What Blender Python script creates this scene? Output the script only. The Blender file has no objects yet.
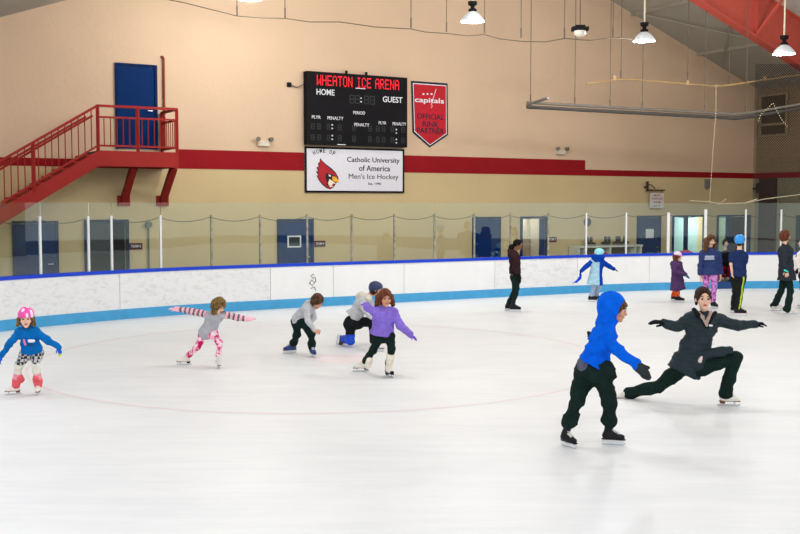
import bpy, math, random
import numpy as np
from mathutils import Vector, Matrix, Euler
random.seed(7); rng = np.random.default_rng(7)
C = bpy.context.scene.collection
SC = bpy.context.scene
EXPO = 0.0

# ------------------------------------------------------------------ camera model
F_PX, CAM_H, TILT = 1030.0, 2.5, math.radians(3.5)
def ray(px, py):
    a = (px-400)/F_PX; b = (267-py)/F_PX
    y = math.cos(TILT)+b*math.sin(TILT); z = -math.sin(TILT)+b*math.cos(TILT)
    return a/y, z/y
def at(px, py, Y):
    a, c = ray(px, py); return Vector((a*Y, Y, CAM_H+c*Y))
def ground(px, py, z=0.0):
    a, c = ray(px, py); Y = (z-CAM_H)/c; return Vector((a*Y, Y, z))
T = Vector((.868, .4966, 0)).normalized(); N = Vector((T.y, -T.x, 0)); W0 = Vector((0, 30.8, 0))
def wpt(u, z, off=0.0): return W0+T*u+N*off+Vector((0, 0, z))
def wall_uz(px, py, off=0.0):
    a, c = ray(px, py)
    Y = (off+W0.y*N.y)/(a*N.x+N.y); p = Vector((a*Y, Y, 0))
    return (p-W0).dot(T), CAM_H+c*Y

# ------------------------------------------------------------------ materials
def lin(c):
    r = []
    for v in c[:3]:
        v = v/255.0; r.append(v/12.92 if v <= .04045 else ((v+.055)/1.055)**2.4)
    return (r[0], r[1], r[2], 1.0)
MATS = {}
def mat(name, rgb, rough=.7, noise=.08, scale=12.0, metal=0.0, spec=.3, emit=0.0, bump=0.0, bscale=60.0):
    if name in MATS: return MATS[name]
    m = bpy.data.materials.new(name); m.use_nodes = True; nt = m.node_tree; b = nt.nodes['Principled BSDF']
    b.inputs['Roughness'].default_value = rough; b.inputs['Metallic'].default_value = metal
    b.inputs['Specular IOR Level'].default_value = spec
    col = lin(rgb)
    tc = nt.nodes.new('ShaderNodeTexCoord')
    if noise:
        n = nt.nodes.new('ShaderNodeTexNoise'); n.inputs['Scale'].default_value = scale; n.inputs['Detail'].default_value = 4
        nt.links.new(tc.outputs['Object'], n.inputs['Vector'])
        r = nt.nodes.new('ShaderNodeValToRGB')
        r.color_ramp.elements[0].position = .3; r.color_ramp.elements[1].position = .7
        r.color_ramp.elements[0].color = tuple(max(0, v*(1-noise)) for v in col[:3])+(1,)
        r.color_ramp.elements[1].color = tuple(min(1, v*(1+noise)) for v in col[:3])+(1,)
        nt.links.new(n.outputs['Fac'], r.inputs['Fac']); nt.links.new(r.outputs['Color'], b.inputs['Base Color'])
    else: b.inputs['Base Color'].default_value = col
    if bump:
        n2 = nt.nodes.new('ShaderNodeTexNoise'); n2.inputs['Scale'].default_value = bscale
        nt.links.new(tc.outputs['Object'], n2.inputs['Vector'])
        bp = nt.nodes.new('ShaderNodeBump'); bp.inputs['Strength'].default_value = bump; bp.inputs['Distance'].default_value = .02
        nt.links.new(n2.outputs['Fac'], bp.inputs['Height']); nt.links.new(bp.outputs['Normal'], b.inputs['Normal'])
    if emit:
        b.inputs['Emission Color'].default_value = col; b.inputs['Emission Strength'].default_value = emit
    MATS[name] = m; return m
def blotch(name, cols, scale=14.0, rough=.8, kind='noise'):
    """several flat colours in patches (camouflage print, plaid, spots)"""
    m = bpy.data.materials.new(name); m.use_nodes = True; nt = m.node_tree; b = nt.nodes['Principled BSDF']
    b.inputs['Roughness'].default_value = rough; b.inputs['Specular IOR Level'].default_value = .2
    tc = nt.nodes.new('ShaderNodeTexCoord')
    if kind == 'check':
        n = nt.nodes.new('ShaderNodeTexChecker'); n.inputs['Scale'].default_value = scale
        n.inputs['Color1'].default_value = lin(cols[0]); n.inputs['Color2'].default_value = lin(cols[1])
        nt.links.new(tc.outputs['Object'], n.inputs['Vector']); nt.links.new(n.outputs['Color'], b.inputs['Base Color'])
    else:
        if kind == 'spots':
            n = nt.nodes.new('ShaderNodeTexVoronoi'); n.inputs['Scale'].default_value = scale; out = n.outputs['Distance']
        else:
            n = nt.nodes.new('ShaderNodeTexNoise'); n.inputs['Scale'].default_value = scale; n.inputs['Detail'].default_value = 1.5; out = n.outputs['Fac']
        nt.links.new(tc.outputs['Object'], n.inputs['Vector'])
        r = nt.nodes.new('ShaderNodeValToRGB'); cr = r.color_ramp; cr.interpolation = 'CONSTANT'
        lo, hi = (.0, .6) if kind == 'spots' else (.36, .62)
        k = len(cols)
        cr.elements[0].position = 0; cr.elements[0].color = lin(cols[0]); cr.elements[1].position = lo+(hi-lo)*1/k+(.0 if kind != 'spots' else .1); cr.elements[1].color = lin(cols[1])
        for i in range(2, k):
            e = cr.elements.new(lo+(hi-lo)*i/k); e.color = lin(cols[i])
        nt.links.new(out, r.inputs['Fac']); nt.links.new(r.outputs['Color'], b.inputs['Base Color'])
    MATS[name] = m; return m

# ------------------------------------------------------------------ mesh helpers
class MB:
    def __init__(s): s.v = []; s.f = []; s.mi = []
    def add(s, vs, fs, mi=0):
        b = len(s.v); s.v += [Vector(p) for p in vs]; s.f += [tuple(i+b for i in q) for q in fs]; s.mi += [mi]*len(fs); return s
    def box(s, c, ax, ay, az, mi=0):
        """c centre, ax ay az half-extent vectors"""
        c = Vector(c); P = [c+ax*i+ay*j+az*k for i in (-1, 1) for j in (-1, 1) for k in (-1, 1)]
        return s.add(P, [(0, 1, 3, 2), (4, 6, 7, 5), (0, 4, 5, 1), (2, 3, 7, 6), (0, 2, 6, 4), (1, 5, 7, 3)], mi)
    def wbox(s, u0, u1, z0, z1, o0, o1, mi=0):
        return s.box(wpt((u0+u1)/2, (z0+z1)/2, (o0+o1)/2), T*((u1-u0)/2), N*((o1-o0)/2), Vector((0, 0, (z1-z0)/2)), mi)
    def bar(s, a, b, w, h=None, up=Vector((0, 0, 1)), mi=0):
        h = h or w; a = Vector(a); b = Vector(b); d = b-a; L = d.length; d.normalize()
        if abs(d.dot(up)) > .98: up = Vector((1, 0, 0))
        x = d.cross(up).normalized(); y = x.cross(d).normalized()
        return s.box((a+b)/2, d*(L/2), x*(w/2), y*(h/2), mi)
    def tube(s, pts, r, n=8, mi=0, caps=True):
        pts = [Vector(p) for p in pts]; rs = r if isinstance(r, (list, tuple)) else [r]*len(pts); b = len(s.v); vs = []; fs = []
        ref = Vector((0, 0, 1)); d0 = (pts[-1]-pts[0]).normalized()
        if abs(d0.dot(ref)) > .9: ref = Vector((1, 0, 0))
        for i, p in enumerate(pts):
            d = (pts[min(i+1, len(pts)-1)]-pts[max(i-1, 0)]).normalized(); x = d.cross(ref).normalized(); y = x.cross(d)
            for j in range(n):
                a = 2*math.pi*j/n; vs.append(p+(x*math.cos(a)+y*math.sin(a))*rs[i])
        for i in range(len(pts)-1):
            for j in range(n):
                fs.append((i*n+j, i*n+(j+1) % n, (i+1)*n+(j+1) % n, (i+1)*n+j))
        if caps: fs.append(tuple(range(n-1, -1, -1))); fs.append(tuple((len(pts)-1)*n+j for j in range(n)))
        return s.add(vs, fs, mi)
    def lathe(s, c, prof, n=20, mi=0):
        """prof: (r, z) list, about vertical axis at c"""
        c = Vector(c); vs = []; fs = []
        for r, z in prof:
            for j in range(n):
                a = 2*math.pi*j/n; vs.append(c+Vector((r*math.cos(a), r*math.sin(a), z)))
        for i in range(len(prof)-1):
            for j in range(n): fs.append((i*n+j, i*n+(j+1) % n, (i+1)*n+(j+1) % n, (i+1)*n+j))
        return s.add(vs, fs, mi)
    def poly(s, pts, nrm, th, mi=0):
        """planar outline extruded by th along nrm"""
        pts = [Vector(p) for p in pts]; nrm = Vector(nrm); n = len(pts)
        vs = pts+[p+nrm*th for p in pts]
        fs = [tuple(range(n-1, -1, -1)), tuple(range(n, 2*n))]+[(i, (i+1) % n, n+(i+1) % n, n+i) for i in range(n)]
        return s.add(vs, fs, mi)
    def build(s, name, mats, parent=None, smooth=False, loc=None):
        me = bpy.data.meshes.new(name)
        base = parent_world(parent) if parent else (Vector(loc) if loc is not None else Vector((0, 0, 0)))
        me.from_pydata([tuple(p-base) for p in s.v], [], s.f)
        for m in (mats if isinstance(mats, (list, tuple)) else [mats]): me.materials.append(m)
        me.polygons.foreach_set('material_index', s.mi)
        if smooth: me.polygons.foreach_set('use_smooth', [True]*len(s.f))
        me.update()
        o = bpy.data.objects.new(name, me); C.objects.link(o)
        if parent: o.parent = parent
        else: o.location = base
        return o
def parent_world(p):
    v = Vector((0, 0, 0))
    while p is not None: v += Vector(p.location); p = p.parent
    return v
def thing(name, label, cat, loc, group=None):
    o = bpy.data.objects.new(name, None); C.objects.link(o); o.location = loc; o.empty_display_size = .1
    o['label'] = label; o['category'] = cat
    if group: o['group'] = group
    return o
def tag(o, label, cat, group=None, kind=None):
    if label: o['label'] = label
    if cat: o['category'] = cat
    if group: o['group'] = group
    if kind: o['kind'] = kind
    return o
def struct(o): o['kind'] = 'structure'; return o
def text(name, s, pos, xa, za, w, m, parent, h=None, bold=0.0, align='CENTER', ext=.004):
    """lettering, centred on pos, baseline direction xa, up za, fitted to width w and height h"""
    cu = bpy.data.curves.new(name, 'FONT'); cu.body = s; cu.align_x = align; cu.align_y = 'CENTER'; cu.extrude = ext; cu.offset = bold; cu.size = 1.0; cu.resolution_u = 3
    cu.materials.append(m); o = bpy.data.objects.new(name, cu); C.objects.link(o)
    bpy.context.view_layer.update(); d = o.dimensions
    sx = w/d.x; sy = (h/d.y) if h else sx
    xa = Vector(xa).normalized(); za = Vector(za).normalized(); na = xa.cross(za)
    R = Matrix((xa, za, na)).transposed().to_4x4()
    me = bpy.data.meshes.new_from_object(o); bpy.data.objects.remove(o); me.name = name; o = bpy.data.objects.new(name, me); C.objects.link(o)
    o.parent = parent; base = parent_world(parent)
    o.matrix_local = Matrix.Translation(Vector(pos)-base) @ R @ Matrix.Diagonal((sx, sy, 1, 1))
    return o

# ------------------------------------------------------------------ implicit-surface modelling (for bodies, clothes, boots)
class Sdf:
    def __init__(s, k=.02): s.p = []; s.k = k
    def cap(s, a, b, ra, rb=None, k=None, flat=None, sub=False):
        s.p.append(('c', np.array(a, float), np.array(b, float), ra, ra if rb is None else rb, s.k if k is None else k, flat, sub)); return s
    def ell(s, c, r, R=None, k=None, sub=False):
        R = np.eye(3) if R is None else np.array(R, float)   # rows: local axes
        s.p.append(('e', np.array(c, float), np.array(r, float), R, s.k if k is None else k, sub)); return s
    def box(s, c, r, R, rnd=.01, k=None, sub=False):
        s.p.append(('b', np.array(c, float), np.array(r, float), np.array(R, float), rnd, s.k if k is None else k, sub)); return s
    def mesh(s, vox, disp=None):
        lo = np.full(3, 1e9); hi = -lo
        bbs = []
        for p in s.p:
            if p[0] == 'c':
                r = max(p[3], p[4]); a = np.minimum(p[1], p[2])-r; b = np.maximum(p[1], p[2])+r; kk = p[5]; sub = p[7]
            elif p[0] == 'e':
                r = np.sqrt(((p[3]*p[2][:, None])**2).sum(0)); a = p[1]-r; b = p[1]+r; kk = p[4]; sub = p[5]
            else:
                r = (np.abs(p[3])*p[2][:, None]).sum(0); a = p[1]-r; b = p[1]+r; kk = p[5]; sub = p[6]
            m = kk+3*vox+.012; bbs.append((a-m, b+m))
            if not sub: lo = np.minimum(lo, a-3*vox-.02); hi = np.maximum(hi, b+3*vox+.02)
        n = np.ceil((hi-lo)/vox).astype(int)+1
        ax = [(lo[i]+vox*np.arange(n[i])).astype(np.float32) for i in range(3)]
        F = np.full(tuple(n), .2, np.float32)
        for p, (a, b) in zip(s.p, bbs):
            i0 = np.clip(np.floor((a-lo)/vox).astype(int), 0, n); i1 = np.clip(np.ceil((b-lo)/vox).astype(int)+1, 0, n)
            if (i1 <= i0).any(): continue
            sl = tuple(slice(i0[i], i1[i]) for i in range(3))
            X = ax[0][sl[0]][:, None, None]; Y = ax[1][sl[1]][None, :, None]; Z = ax[2][sl[2]][None, None, :]
            if p[0] == 'c':
                A, B, ra, rb, k, flat, sub = p[1:]; D = B-A; dd = max(D@D, 1e-12)
                t = np.clip(((X-A[0])*D[0]+(Y-A[1])*D[1]+(Z-A[2])*D[2])/dd, 0, 1)
                qx = X-A[0]-t*D[0]; qy = Y-A[1]-t*D[1]; qz = Z-A[2]-t*D[2]; q2 = qx*qx+qy*qy+qz*qz
                if flat is not None:
                    fa, fr = flat; c = qx*fa[0]+qy*fa[1]+qz*fa[2]; q2 = q2+c*c*(1/fr**2-1)
                r = ra+(rb-ra)*t; d = np.sqrt(q2)-r
                if flat is not None: d = d*(1+flat[1])/2
            elif p[0] == 'e':
                c, r, R, k, sub = p[1:]; dx, dy, dz = X-c[0], Y-c[1], Z-c[2]
                q = 0
                for i in range(3): q = q+((dx*R[i, 0]+dy*R[i, 1]+dz*R[i, 2])/r[i])**2
                d = (np.sqrt(q)-1)*r.min()
            else:
                c, r, R, rnd, k, sub = p[1:]; dx, dy, dz = X-c[0], Y-c[1], Z-c[2]; o = 0; inn = None
                for i in range(3):
                    e = np.abs(dx*R[i, 0]+dy*R[i, 1]+dz*R[i, 2])-(r[i]-rnd); o = o+np.maximum(e, 0)**2
                    inn = e if inn is None else np.maximum(inn, e)
                d = np.sqrt(o)+np.minimum(inn, 0)-rnd
            f = F[sl]; k = max(k, 1e-5)
            if sub:
                d = -d; h = np.maximum(k-np.abs(f-d), 0)/k; F[sl] = np.maximum(f, d)+h*h*k/4
            else:
                h = np.maximum(k-np.abs(f-d), 0)/k; F[sl] = np.minimum(f, d)-h*h*k/4
        if disp is not None:
            F += disp(ax[0][:, None, None]-lo[0], ax[1][None, :, None]-lo[1], ax[2][None, None, :]-lo[2]).astype(np.float32)
        S = F < 0
        nx, ny, nz = n
        cnt = sum(S[i:nx-1+i, j:ny-1+j, k:nz-1+k].astype(np.int8) for i in (0, 1) for j in (0, 1) for k in (0, 1))
        act = (cnt > 0) & (cnt < 8); I, J, K = np.nonzero(act); m = len(I)
        idx = np.full(act.shape, -1, np.int32); idx[I, J, K] = np.arange(m)
        acc = np.zeros((m, 3)); num = np.zeros(m)
        cs = [(i, j, k) for i in (0, 1) for j in (0, 1) for k in (0, 1)]
        val = {c: F[I+c[0], J+c[1], K+c[2]] for c in cs}
        for c in cs:
            for a in range(3):
                if c[a] == 0:
                    c2 = list(c); c2[a] = 1; c2 = tuple(c2); v0, v1 = val[c], val[c2]; cr = (v0 < 0) != (v1 < 0)
                    t = np.where(cr, v0/np.where(cr, v0-v1, 1), 0)
                    P = np.tile(np.array(c, float), (m, 1)); P[:, a] = t
                    acc += P*cr[:, None]; num += cr
        V = (acc/num[:, None]+np.stack([I, J, K], 1))*vox+lo
        faces = []
        for a in range(3):
            b, c = (a+1) % 3, (a+2) % 3
            s0 = [slice(None)]*3; s1 = [slice(None)]*3; s0[a] = slice(0, -1); s1[a] = slice(1, None)
            A0 = S[tuple(s0)]; A1 = S[tuple(s1)]; E = np.stack(np.nonzero(A0 != A1), 1)
            E = E[(E[:, b] > 0) & (E[:, c] > 0) & (E[:, b] < n[b]-1) & (E[:, c] < n[c]-1)]
            if not len(E): continue
            q = []
            for (ob, oc) in ((-1, -1), (0, -1), (0, 0), (-1, 0)):
                G = E.copy(); G[:, b] += ob; G[:, c] += oc; q.append(idx[G[:, 0], G[:, 1], G[:, 2]])
            q = np.stack(q, 1); inside = A0[E[:, 0], E[:, 1], E[:, 2]]
            q[~inside] = q[~inside][:, ::-1]; faces.append(q)
        return V, np.concatenate(faces)
    def build(s, name, mats, parent, vox, disp=None, mfun=None, clip=None):
        V, Fc = s.mesh(vox, disp); base = np.array(parent_world(parent))
        if clip is not None:
            V = clip(V)
        me = bpy.data.meshes.new(name); me.vertices.add(len(V)); me.vertices.foreach_set('co', (V-base).astype(np.float32).ravel())
        me.loops.add(Fc.size); me.loops.foreach_set('vertex_index', Fc.astype(np.int32).ravel())
        me.polygons.add(len(Fc)); me.polygons.foreach_set('loop_start', np.arange(len(Fc), dtype=np.int32)*4)
        for m in (mats if isinstance(mats, (list, tuple)) else [mats]): me.materials.append(m)
        if mfun is not None:
            me.polygons.foreach_set('material_index', np.asarray(mfun(V[Fc].mean(1)), np.int32))
        me.polygons.foreach_set('use_smooth', np.ones(len(Fc), bool))
        me.update(calc_edges=True); me.validate()
        o = bpy.data.objects.new(name, me); C.objects.link(o); o.parent = parent
        return o
def folds(amp, f=30.0, seed=0.0):
    def g(X, Y, Z):
        a = np.sin(f*Z+9*X+seed+2*np.sin(11*Y+7*X)); b = np.cos(.45*f*X-14*Z+seed); c = np.sin(.8*f*Y-21*Z+2*seed); d = np.sin(.75*f*(Z+.8*X)+1.7*np.sin(13*X-9*Z+seed))
        return amp*(a*b+.6*c+1.3*(np.sqrt(np.abs(d))-.7))
    return g
def quilt(amp, f):
    def g(X, Y, Z): return amp*(1-np.abs(np.sin(f*Z)))*2-amp+0*X+0*Y
    return g
# ================================================================== SETTING
cam = bpy.data.cameras.new('camera'); cam.sensor_width = 36; cam.lens = 36*F_PX/800; cam.clip_end = 300
co = bpy.data.objects.new('camera', cam); C.objects.link(co); co.location = (0, 0, CAM_H); co.rotation_euler = (math.pi/2-TILT, 0, 0); SC.camera = co
Z = Vector((0, 0, 1))
def catmull(P, step=.25):
    P = [Vector((p[0], p[1], 0)) for p in P]; P = [P[0]*2-P[1]]+P+[P[-1]*2-P[-2]]; out = []
    for i in range(1, len(P)-2):
        a, b, c, d = P[i-1:i+3]; n = max(2, int((c-b).length/step))
        for j in range(n):
            t = j/n; out.append(.5*((2*b)+(c-a)*t+(2*a-5*b+4*c-d)*t*t+(3*b-a-3*c+d)*t**3))
    out.append(P[-2]); return out
BP = catmull([(-7.4, 9.6), (-8.5, 12), (-8.95, 14.6), (-8.75, 17.4), (-7.85, 20.1), (-5.6, 22.65), (-3.2, 24.35), (.5, 26.4), (2.5, 27.5), (5, 28.8), (7.1, 29.7), (9.4, 30.3), (11.88, 30.5), (14.6, 30.1), (17.2, 28.9), (19.2, 26.8), (20.7, 24.2)])
BS = [0.0]
for i in range(1, len(BP)): BS.append(BS[-1]+(BP[i]-BP[i-1]).length)
def bpt(s):
    s = min(max(s, 0), BS[-1]-1e-4); i = max(j for j in range(len(BS)-1) if BS[j] <= s); t = (s-BS[i])/(BS[i+1]-BS[i]); return BP[i].lerp(BP[i+1], t)
def bdir(s):
    d = (bpt(s+.15)-bpt(s-.15)).normalized(); return d, Vector((d.y, -d.x, 0))     # along, inwards (towards the ice)
def bs_px(px):
    best = min((abs(400+F_PX*(bpt(i*.02).x/bpt(i*.02).y)-px), i*.02) for i in range(int(BS[-1]/.02)) if bpt(i*.02).y > 15); return best[1]
def strip(mb, s0, s1, o0, o1, z0, z1, mi=0):
    n = max(2, int((s1-s0)/.3)+1); vs = []; fs = []
    for i in range(n):
        s = s0+(s1-s0)*i/(n-1); p = bpt(s); d, w = bdir(s)
        vs += [p+w*o0+Z*z0, p+w*o1+Z*z0, p+w*o1+Z*z1, p+w*o0+Z*z1]
    for i in range(n-1):
        for j in range(4): fs.append((i*4+j, i*4+(j+1) % 4, (i+1)*4+(j+1) % 4, (i+1)*4+j))
    fs += [(3, 2, 1, 0), tuple((n-1)*4+j for j in range(4))]
    return mb.add(vs, fs, mi)

# --- floor slab round the rink and the ice sheet
m_floor = mat('rubber_floor', (96, 92, 86), .8)
fl = MB(); fl.add([(-40, -12, -.02), (45, -12, -.02), (45, 60, -.02), (-40, 60, -.02)], [(0, 1, 2, 3)]); struct(fl.build('floor', m_floor))
def ice_material():
    m = bpy.data.materials.new('skated_ice'); m.use_nodes = True; nt = m.node_tree; b = nt.nodes['Principled BSDF']; L = nt.links.new
    tc = nt.nodes.new('ShaderNodeTexCoord')
    b.inputs['Roughness'].default_value = .42; b.inputs['Specular IOR Level'].default_value = .35
    big = nt.nodes.new('ShaderNodeTexNoise'); big.inputs['Scale'].default_value = .55; big.inputs['Detail'].default_value = 5; big.inputs['Roughness'].default_value = .6
    L(tc.outputs['Object'], big.inputs['Vector'])
    def streak(rot, sc, n):
        mp = nt.nodes.new('ShaderNodeMapping'); mp.inputs['Rotation'].default_value = (0, 0, rot); mp.inputs['Scale'].default_value = sc
        t = nt.nodes.new('ShaderNodeTexNoise'); t.inputs['Scale'].default_value = n; t.inputs['Detail'].default_value = 6; t.inputs['Roughness'].default_value = .75; t.inputs['Distortion'].default_value = .6
        L(tc.outputs['Object'], mp.inputs['Vector']); L(mp.outputs['Vector'], t.inputs['Vector']); return t
    a = streak(.35, (.25, 2.2, 1), 2.2); c = streak(-.5, (.3, 1.8, 1), 3.0)
    mx = nt.nodes.new('ShaderNodeMath'); mx.operation = 'ADD'; L(a.outputs['Fac'], mx.inputs[0]); L(c.outputs['Fac'], mx.inputs[1])
    m2 = nt.nodes.new('ShaderNodeMath'); m2.operation = 'ADD'; L(mx.outputs[0], m2.inputs[0]); L(big.outputs['Fac'], m2.inputs[1])
    r = nt.nodes.new('ShaderNodeValToRGB'); r.color_ramp.elements[0].position = .36; r.color_ramp.elements[1].position = .56
    m3 = nt.nodes.new('ShaderNodeMath'); m3.operation = 'MULTIPLY'; m3.inputs[1].default_value = 1/3; L(m2.outputs[0], m3.inputs[0]); L(m3.outputs[0], r.inputs['Fac'])
    r.color_ramp.elements[0].color = lin((223, 224, 225)); r.color_ramp.elements[1].color = lin((235, 235, 234))
    L(r.outputs['Color'], b.inputs['Base Color'])
    bp = nt.nodes.new('ShaderNodeBump'); bp.inputs['Strength'].default_value = .15; bp.inputs['Distance'].default_value = .01
    L(mx.outputs[0], bp.inputs['Height']); L(bp.outputs['Normal'], b.inputs['Normal']); return m
m_ice = ice_material()
ip = MB(); pts = [Vector((p.x, p.y, 0)) for p in BP]+[Vector((26, 14, 0)), Vector((34, -8, 0)), Vector((-2, -8, 0)), Vector((-3.5, 0, 0))]
ip.add(pts, [tuple(range(len(pts)-1, -1, -1))]); o = ip.build('floor_ice', m_ice); struct(o)
m_line = mat('faded_red_ice_paint', (233, 217, 218), .5, .04, 3)
m_line2 = mat('pale_red_ice_paint', (238, 226, 227), .5, .04, 3)
cc = Vector((-1.25, 16.75, .002)); mb = MB(); vs = []; n = 96
for i in range(n):
    a = 2*math.pi*i/n
    for r_ in (4.55, 4.61): vs.append(cc+Vector((math.cos(a)*r_, math.sin(a)*r_, 0)))
mb.add(vs, [(2*i, 2*i+1, (2*i+3) % (2*n), (2*i+2) % (2*n)) for i in range(n)])
o = mb.build('faceoff_circle', m_line); tag(o, 'faint pink painted circle line sweeping across the ice around the children', 'ice marking'); o['kind'] = 'thing'
dp = ground(342, 358.5, .002); mb = MB(); mb.add([dp+Vector((math.cos(a)*.5, math.sin(a)*.5, 0)) for a in [2*math.pi*i/32 for i in range(32)]], [tuple(range(32))])
o = mb.build('faceoff_spot', mat('washed_pink_spot', (234, 220, 221), .5, .05, 3)); tag(o, 'pale pink round spot in the ice by the kneeling skater', 'ice marking')

# --- end wall with openings
m_up = mat('upper_wall_beige', (214, 183, 151), .85, .04, .5, bump=.25, bscale=9)
m_lo = mat('lower_wall_cream', (208, 183, 136), .85, .04, .6, bump=.25, bscale=9)
m_red = mat('wall_band_red', (146, 24, 30), .75, .05, 2, spec=.1)
UL, UR = -14.0, 15.2; EAVE = 6.72; SL = .36; UA = 1.62
def roof_z(u): return EAVE+SL*(UR-u) if u > UA else EAVE+SL*(UR-UA)-SL*(UA-u)-.0
holes = []
def hole(px0, px1, z1=2.06):
    u0 = wall_uz(px0, 230)[0]; u1 = wall_uz(px1, 230)[0]; holes.append((u0, u1, z1)); return u0, u1, z1
H2 = hole(86, 127); H5 = hole(521.5, 545); H7 = hole(672.5, 703); H8 = hole(717, 749)
wl = MB(); e = [UL]+[v for h in holes for v in h[:2]]+[UR]
for i in range(0, len(e), 2): wl.wbox(e[i], e[i+1], -.02, 2.06, -.25, 0, 0)
wl.wbox(UL, UR, 2.06, 3.44, -.25, 0, 0)
pr = [(UL, 3.44), (UR, 3.44), (UR, roof_z(UR)), (UA, roof_z(UA)), (UL, roof_z(UL))]
wl.poly([wpt(u, z, -.25) for u, z in pr], N, .25, 1)
struct(wl.build('wall_back', [m_lo, m_up]))
ub = wall_uz(585, 165)[0]; ua = wall_uz(176, 160)[0]
bd = MB(); bd.wbox(ua, ub, 3.44, 3.95, 0, .012); bd.wbox(UL, ua, 3.44, 3.64, 0, .012); bd.wbox(ub, UR, 3.44, 3.64, 0, .012)
struct(bd.build('trim_1', m_red))
# right side wall, pilaster, band
m_side = mat('side_wall_shaded_beige', (158, 135, 104), .85, .05, .6); m_sidelo = mat('side_wall_low', (150, 146, 118), .85, .05, .6)  # both darker than the end wall, the unlit side's shade put into colour
m_brown = mat('pilaster_brown', (74, 50, 42), .7, .06, 2)
sw = MB()
def sbox(mb, d0, d1, z0, z1, t0, t1, mi=0):    # d along N from the corner, t outwards beyond UR
    return mb.wbox(UR+t0, UR+t1, z0, z1, d0, d1, mi)
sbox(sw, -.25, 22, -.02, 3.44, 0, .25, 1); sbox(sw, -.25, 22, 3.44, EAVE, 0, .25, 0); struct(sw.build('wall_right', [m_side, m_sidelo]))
sb = MB(); sbox(sb, .012, 22, 3.44, 3.64, -.012, 0); struct(sb.build('trim_2', m_red))
sb = MB(); sbox(sb, .25, 1.0, 0, 3.44, -.1, 0); struct(sb.build('column_right', m_brown))
# side-wall window frame behind the net
m_tanf = mat('tan_steel_frame', (168, 148, 112), .6, .05); m_darkp = mat('dark_opening', (92, 72, 56), .7)
def side_d(px):      # distance along N from the corner of the side wall under a pixel column
    a = (px-400)/F_PX; best = min((abs((wpt(UR, 0, d*.02).x/wpt(UR, 0, d*.02).y)-a), d*.02) for d in range(0, 900)); return best[1]
d0, d1 = side_d(758), side_d(786)
wn = MB(); sbox(wn, d0, d1, 5.0, 6.5, -.03, -.01); wo = wn.build('window_1', m_darkp); struct(wo)
wf = MB()
for a_, b_ in ((d0, d0+.09), (d1-.09, d1)): sbox(wf, a_, b_, 4.95, 6.5, -.09, -.0)
for z_ in (4.95, 5.35, 6.42): sbox(wf, d0, d1, z_, z_+.08, -.085, 0)
f = wf.build('window_frame', m_tanf, wo)
# dark doorway in side wall near right edge
d2, d3 = side_d(797), side_d(840)
dr = MB(); sbox(dr, d2, d3, 0, 2.1, -.06, 0); struct(dr.build('door_9', mat('dark_blue_door_paint', (16, 34, 62), .4, .05)))

# --- roof deck with purlins, red girder
m_deck = mat('grey_roof_deck', (168, 162, 148), .8, .06, .4); m_gird = mat('red_painted_girder', (176, 74, 60), .55, .05, 2)
rf = MB()
def slab(u0, z0, u1, z1, o0, o1, th, mi=0):
    P = [wpt(u0, z0, o0), wpt(u1, z1, o0), wpt(u1, z1, o1), wpt(u0, z0, o1)]
    rf.add(P+[p+Z*th for p in P], [(0, 1, 2, 3), (7, 6, 5, 4), (0, 4, 5, 1), (1, 5, 6, 2), (2, 6, 7, 3), (3, 7, 4, 0)], mi)
slab(UR+.3, roof_z(UR+.3), UA, roof_z(UA), -.25, 26, .12); slab(UA, roof_z(UA), UL, roof_z(UL), -.25, 26, .12)
struct(rf.build('ceiling', m_deck))
pu = MB()
for k in range(1, 9):
    u = UR-k*1.55; z = roof_z(u)-.09
    if k in (2, 4, 6): pu.wbox(u-.03, u+.03, z-.03, z+.09, 0, 4.9)
pu.bar(wpt(8.9, roof_z(8.9)-.12, .4), wpt(13.4, roof_z(13.4)-.12, 4.4), .04); pu.bar(wpt(12.9, roof_z(12.9)-.12, .4), wpt(9.0, roof_z(9.0)-.12, 4.6), .04)
struct(pu.build('beam_purlins', mat('pale_grey_steel', (158, 150, 132), .6)))
g = MB(); DG = 5.0
def chord(u0, u1, dz0, dz1, o0, o1):
    P = []
    for o_ in (o0, o1):
        for u, zz in ((u0, dz0), (u1, dz0), (u1, dz1), (u0, dz1)): P.append(wpt(u, roof_z(u)-zz, o_))
    g.add(P, [(0, 1, 2, 3), (7, 6, 5, 4), (0, 4, 5, 1), (1, 5, 6, 2), (2, 6, 7, 3), (3, 7, 4, 0)])
chord(UA+.01, UR, .02, 1.38, DG-.015, DG+.015); chord(UA+.01, UR, 1.36, 1.42, DG-.16, DG+.16); chord(UA+.01, UR, .0, .05, DG-.16, DG+.16)
for u in (6.0, 9.3, 12.6): chord(u-.03, u+.03, .05, 1.36, DG-.13, DG+.13)
struct(g.build('beam_girder', m_gird))
gb = MB()
for u in (9.3, 11.4): gb.bar(wpt(u, roof_z(u)-1.36, DG-.05), wpt(u+.1, roof_z(u)-.05, DG-1.3), .07); gb.bar(wpt(u, roof_z(u)-1.36, DG+.05), wpt(u+.1, roof_z(u)-.05, DG+1.3), .07)
struct(gb.build('beam_braces', m_gird))

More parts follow.
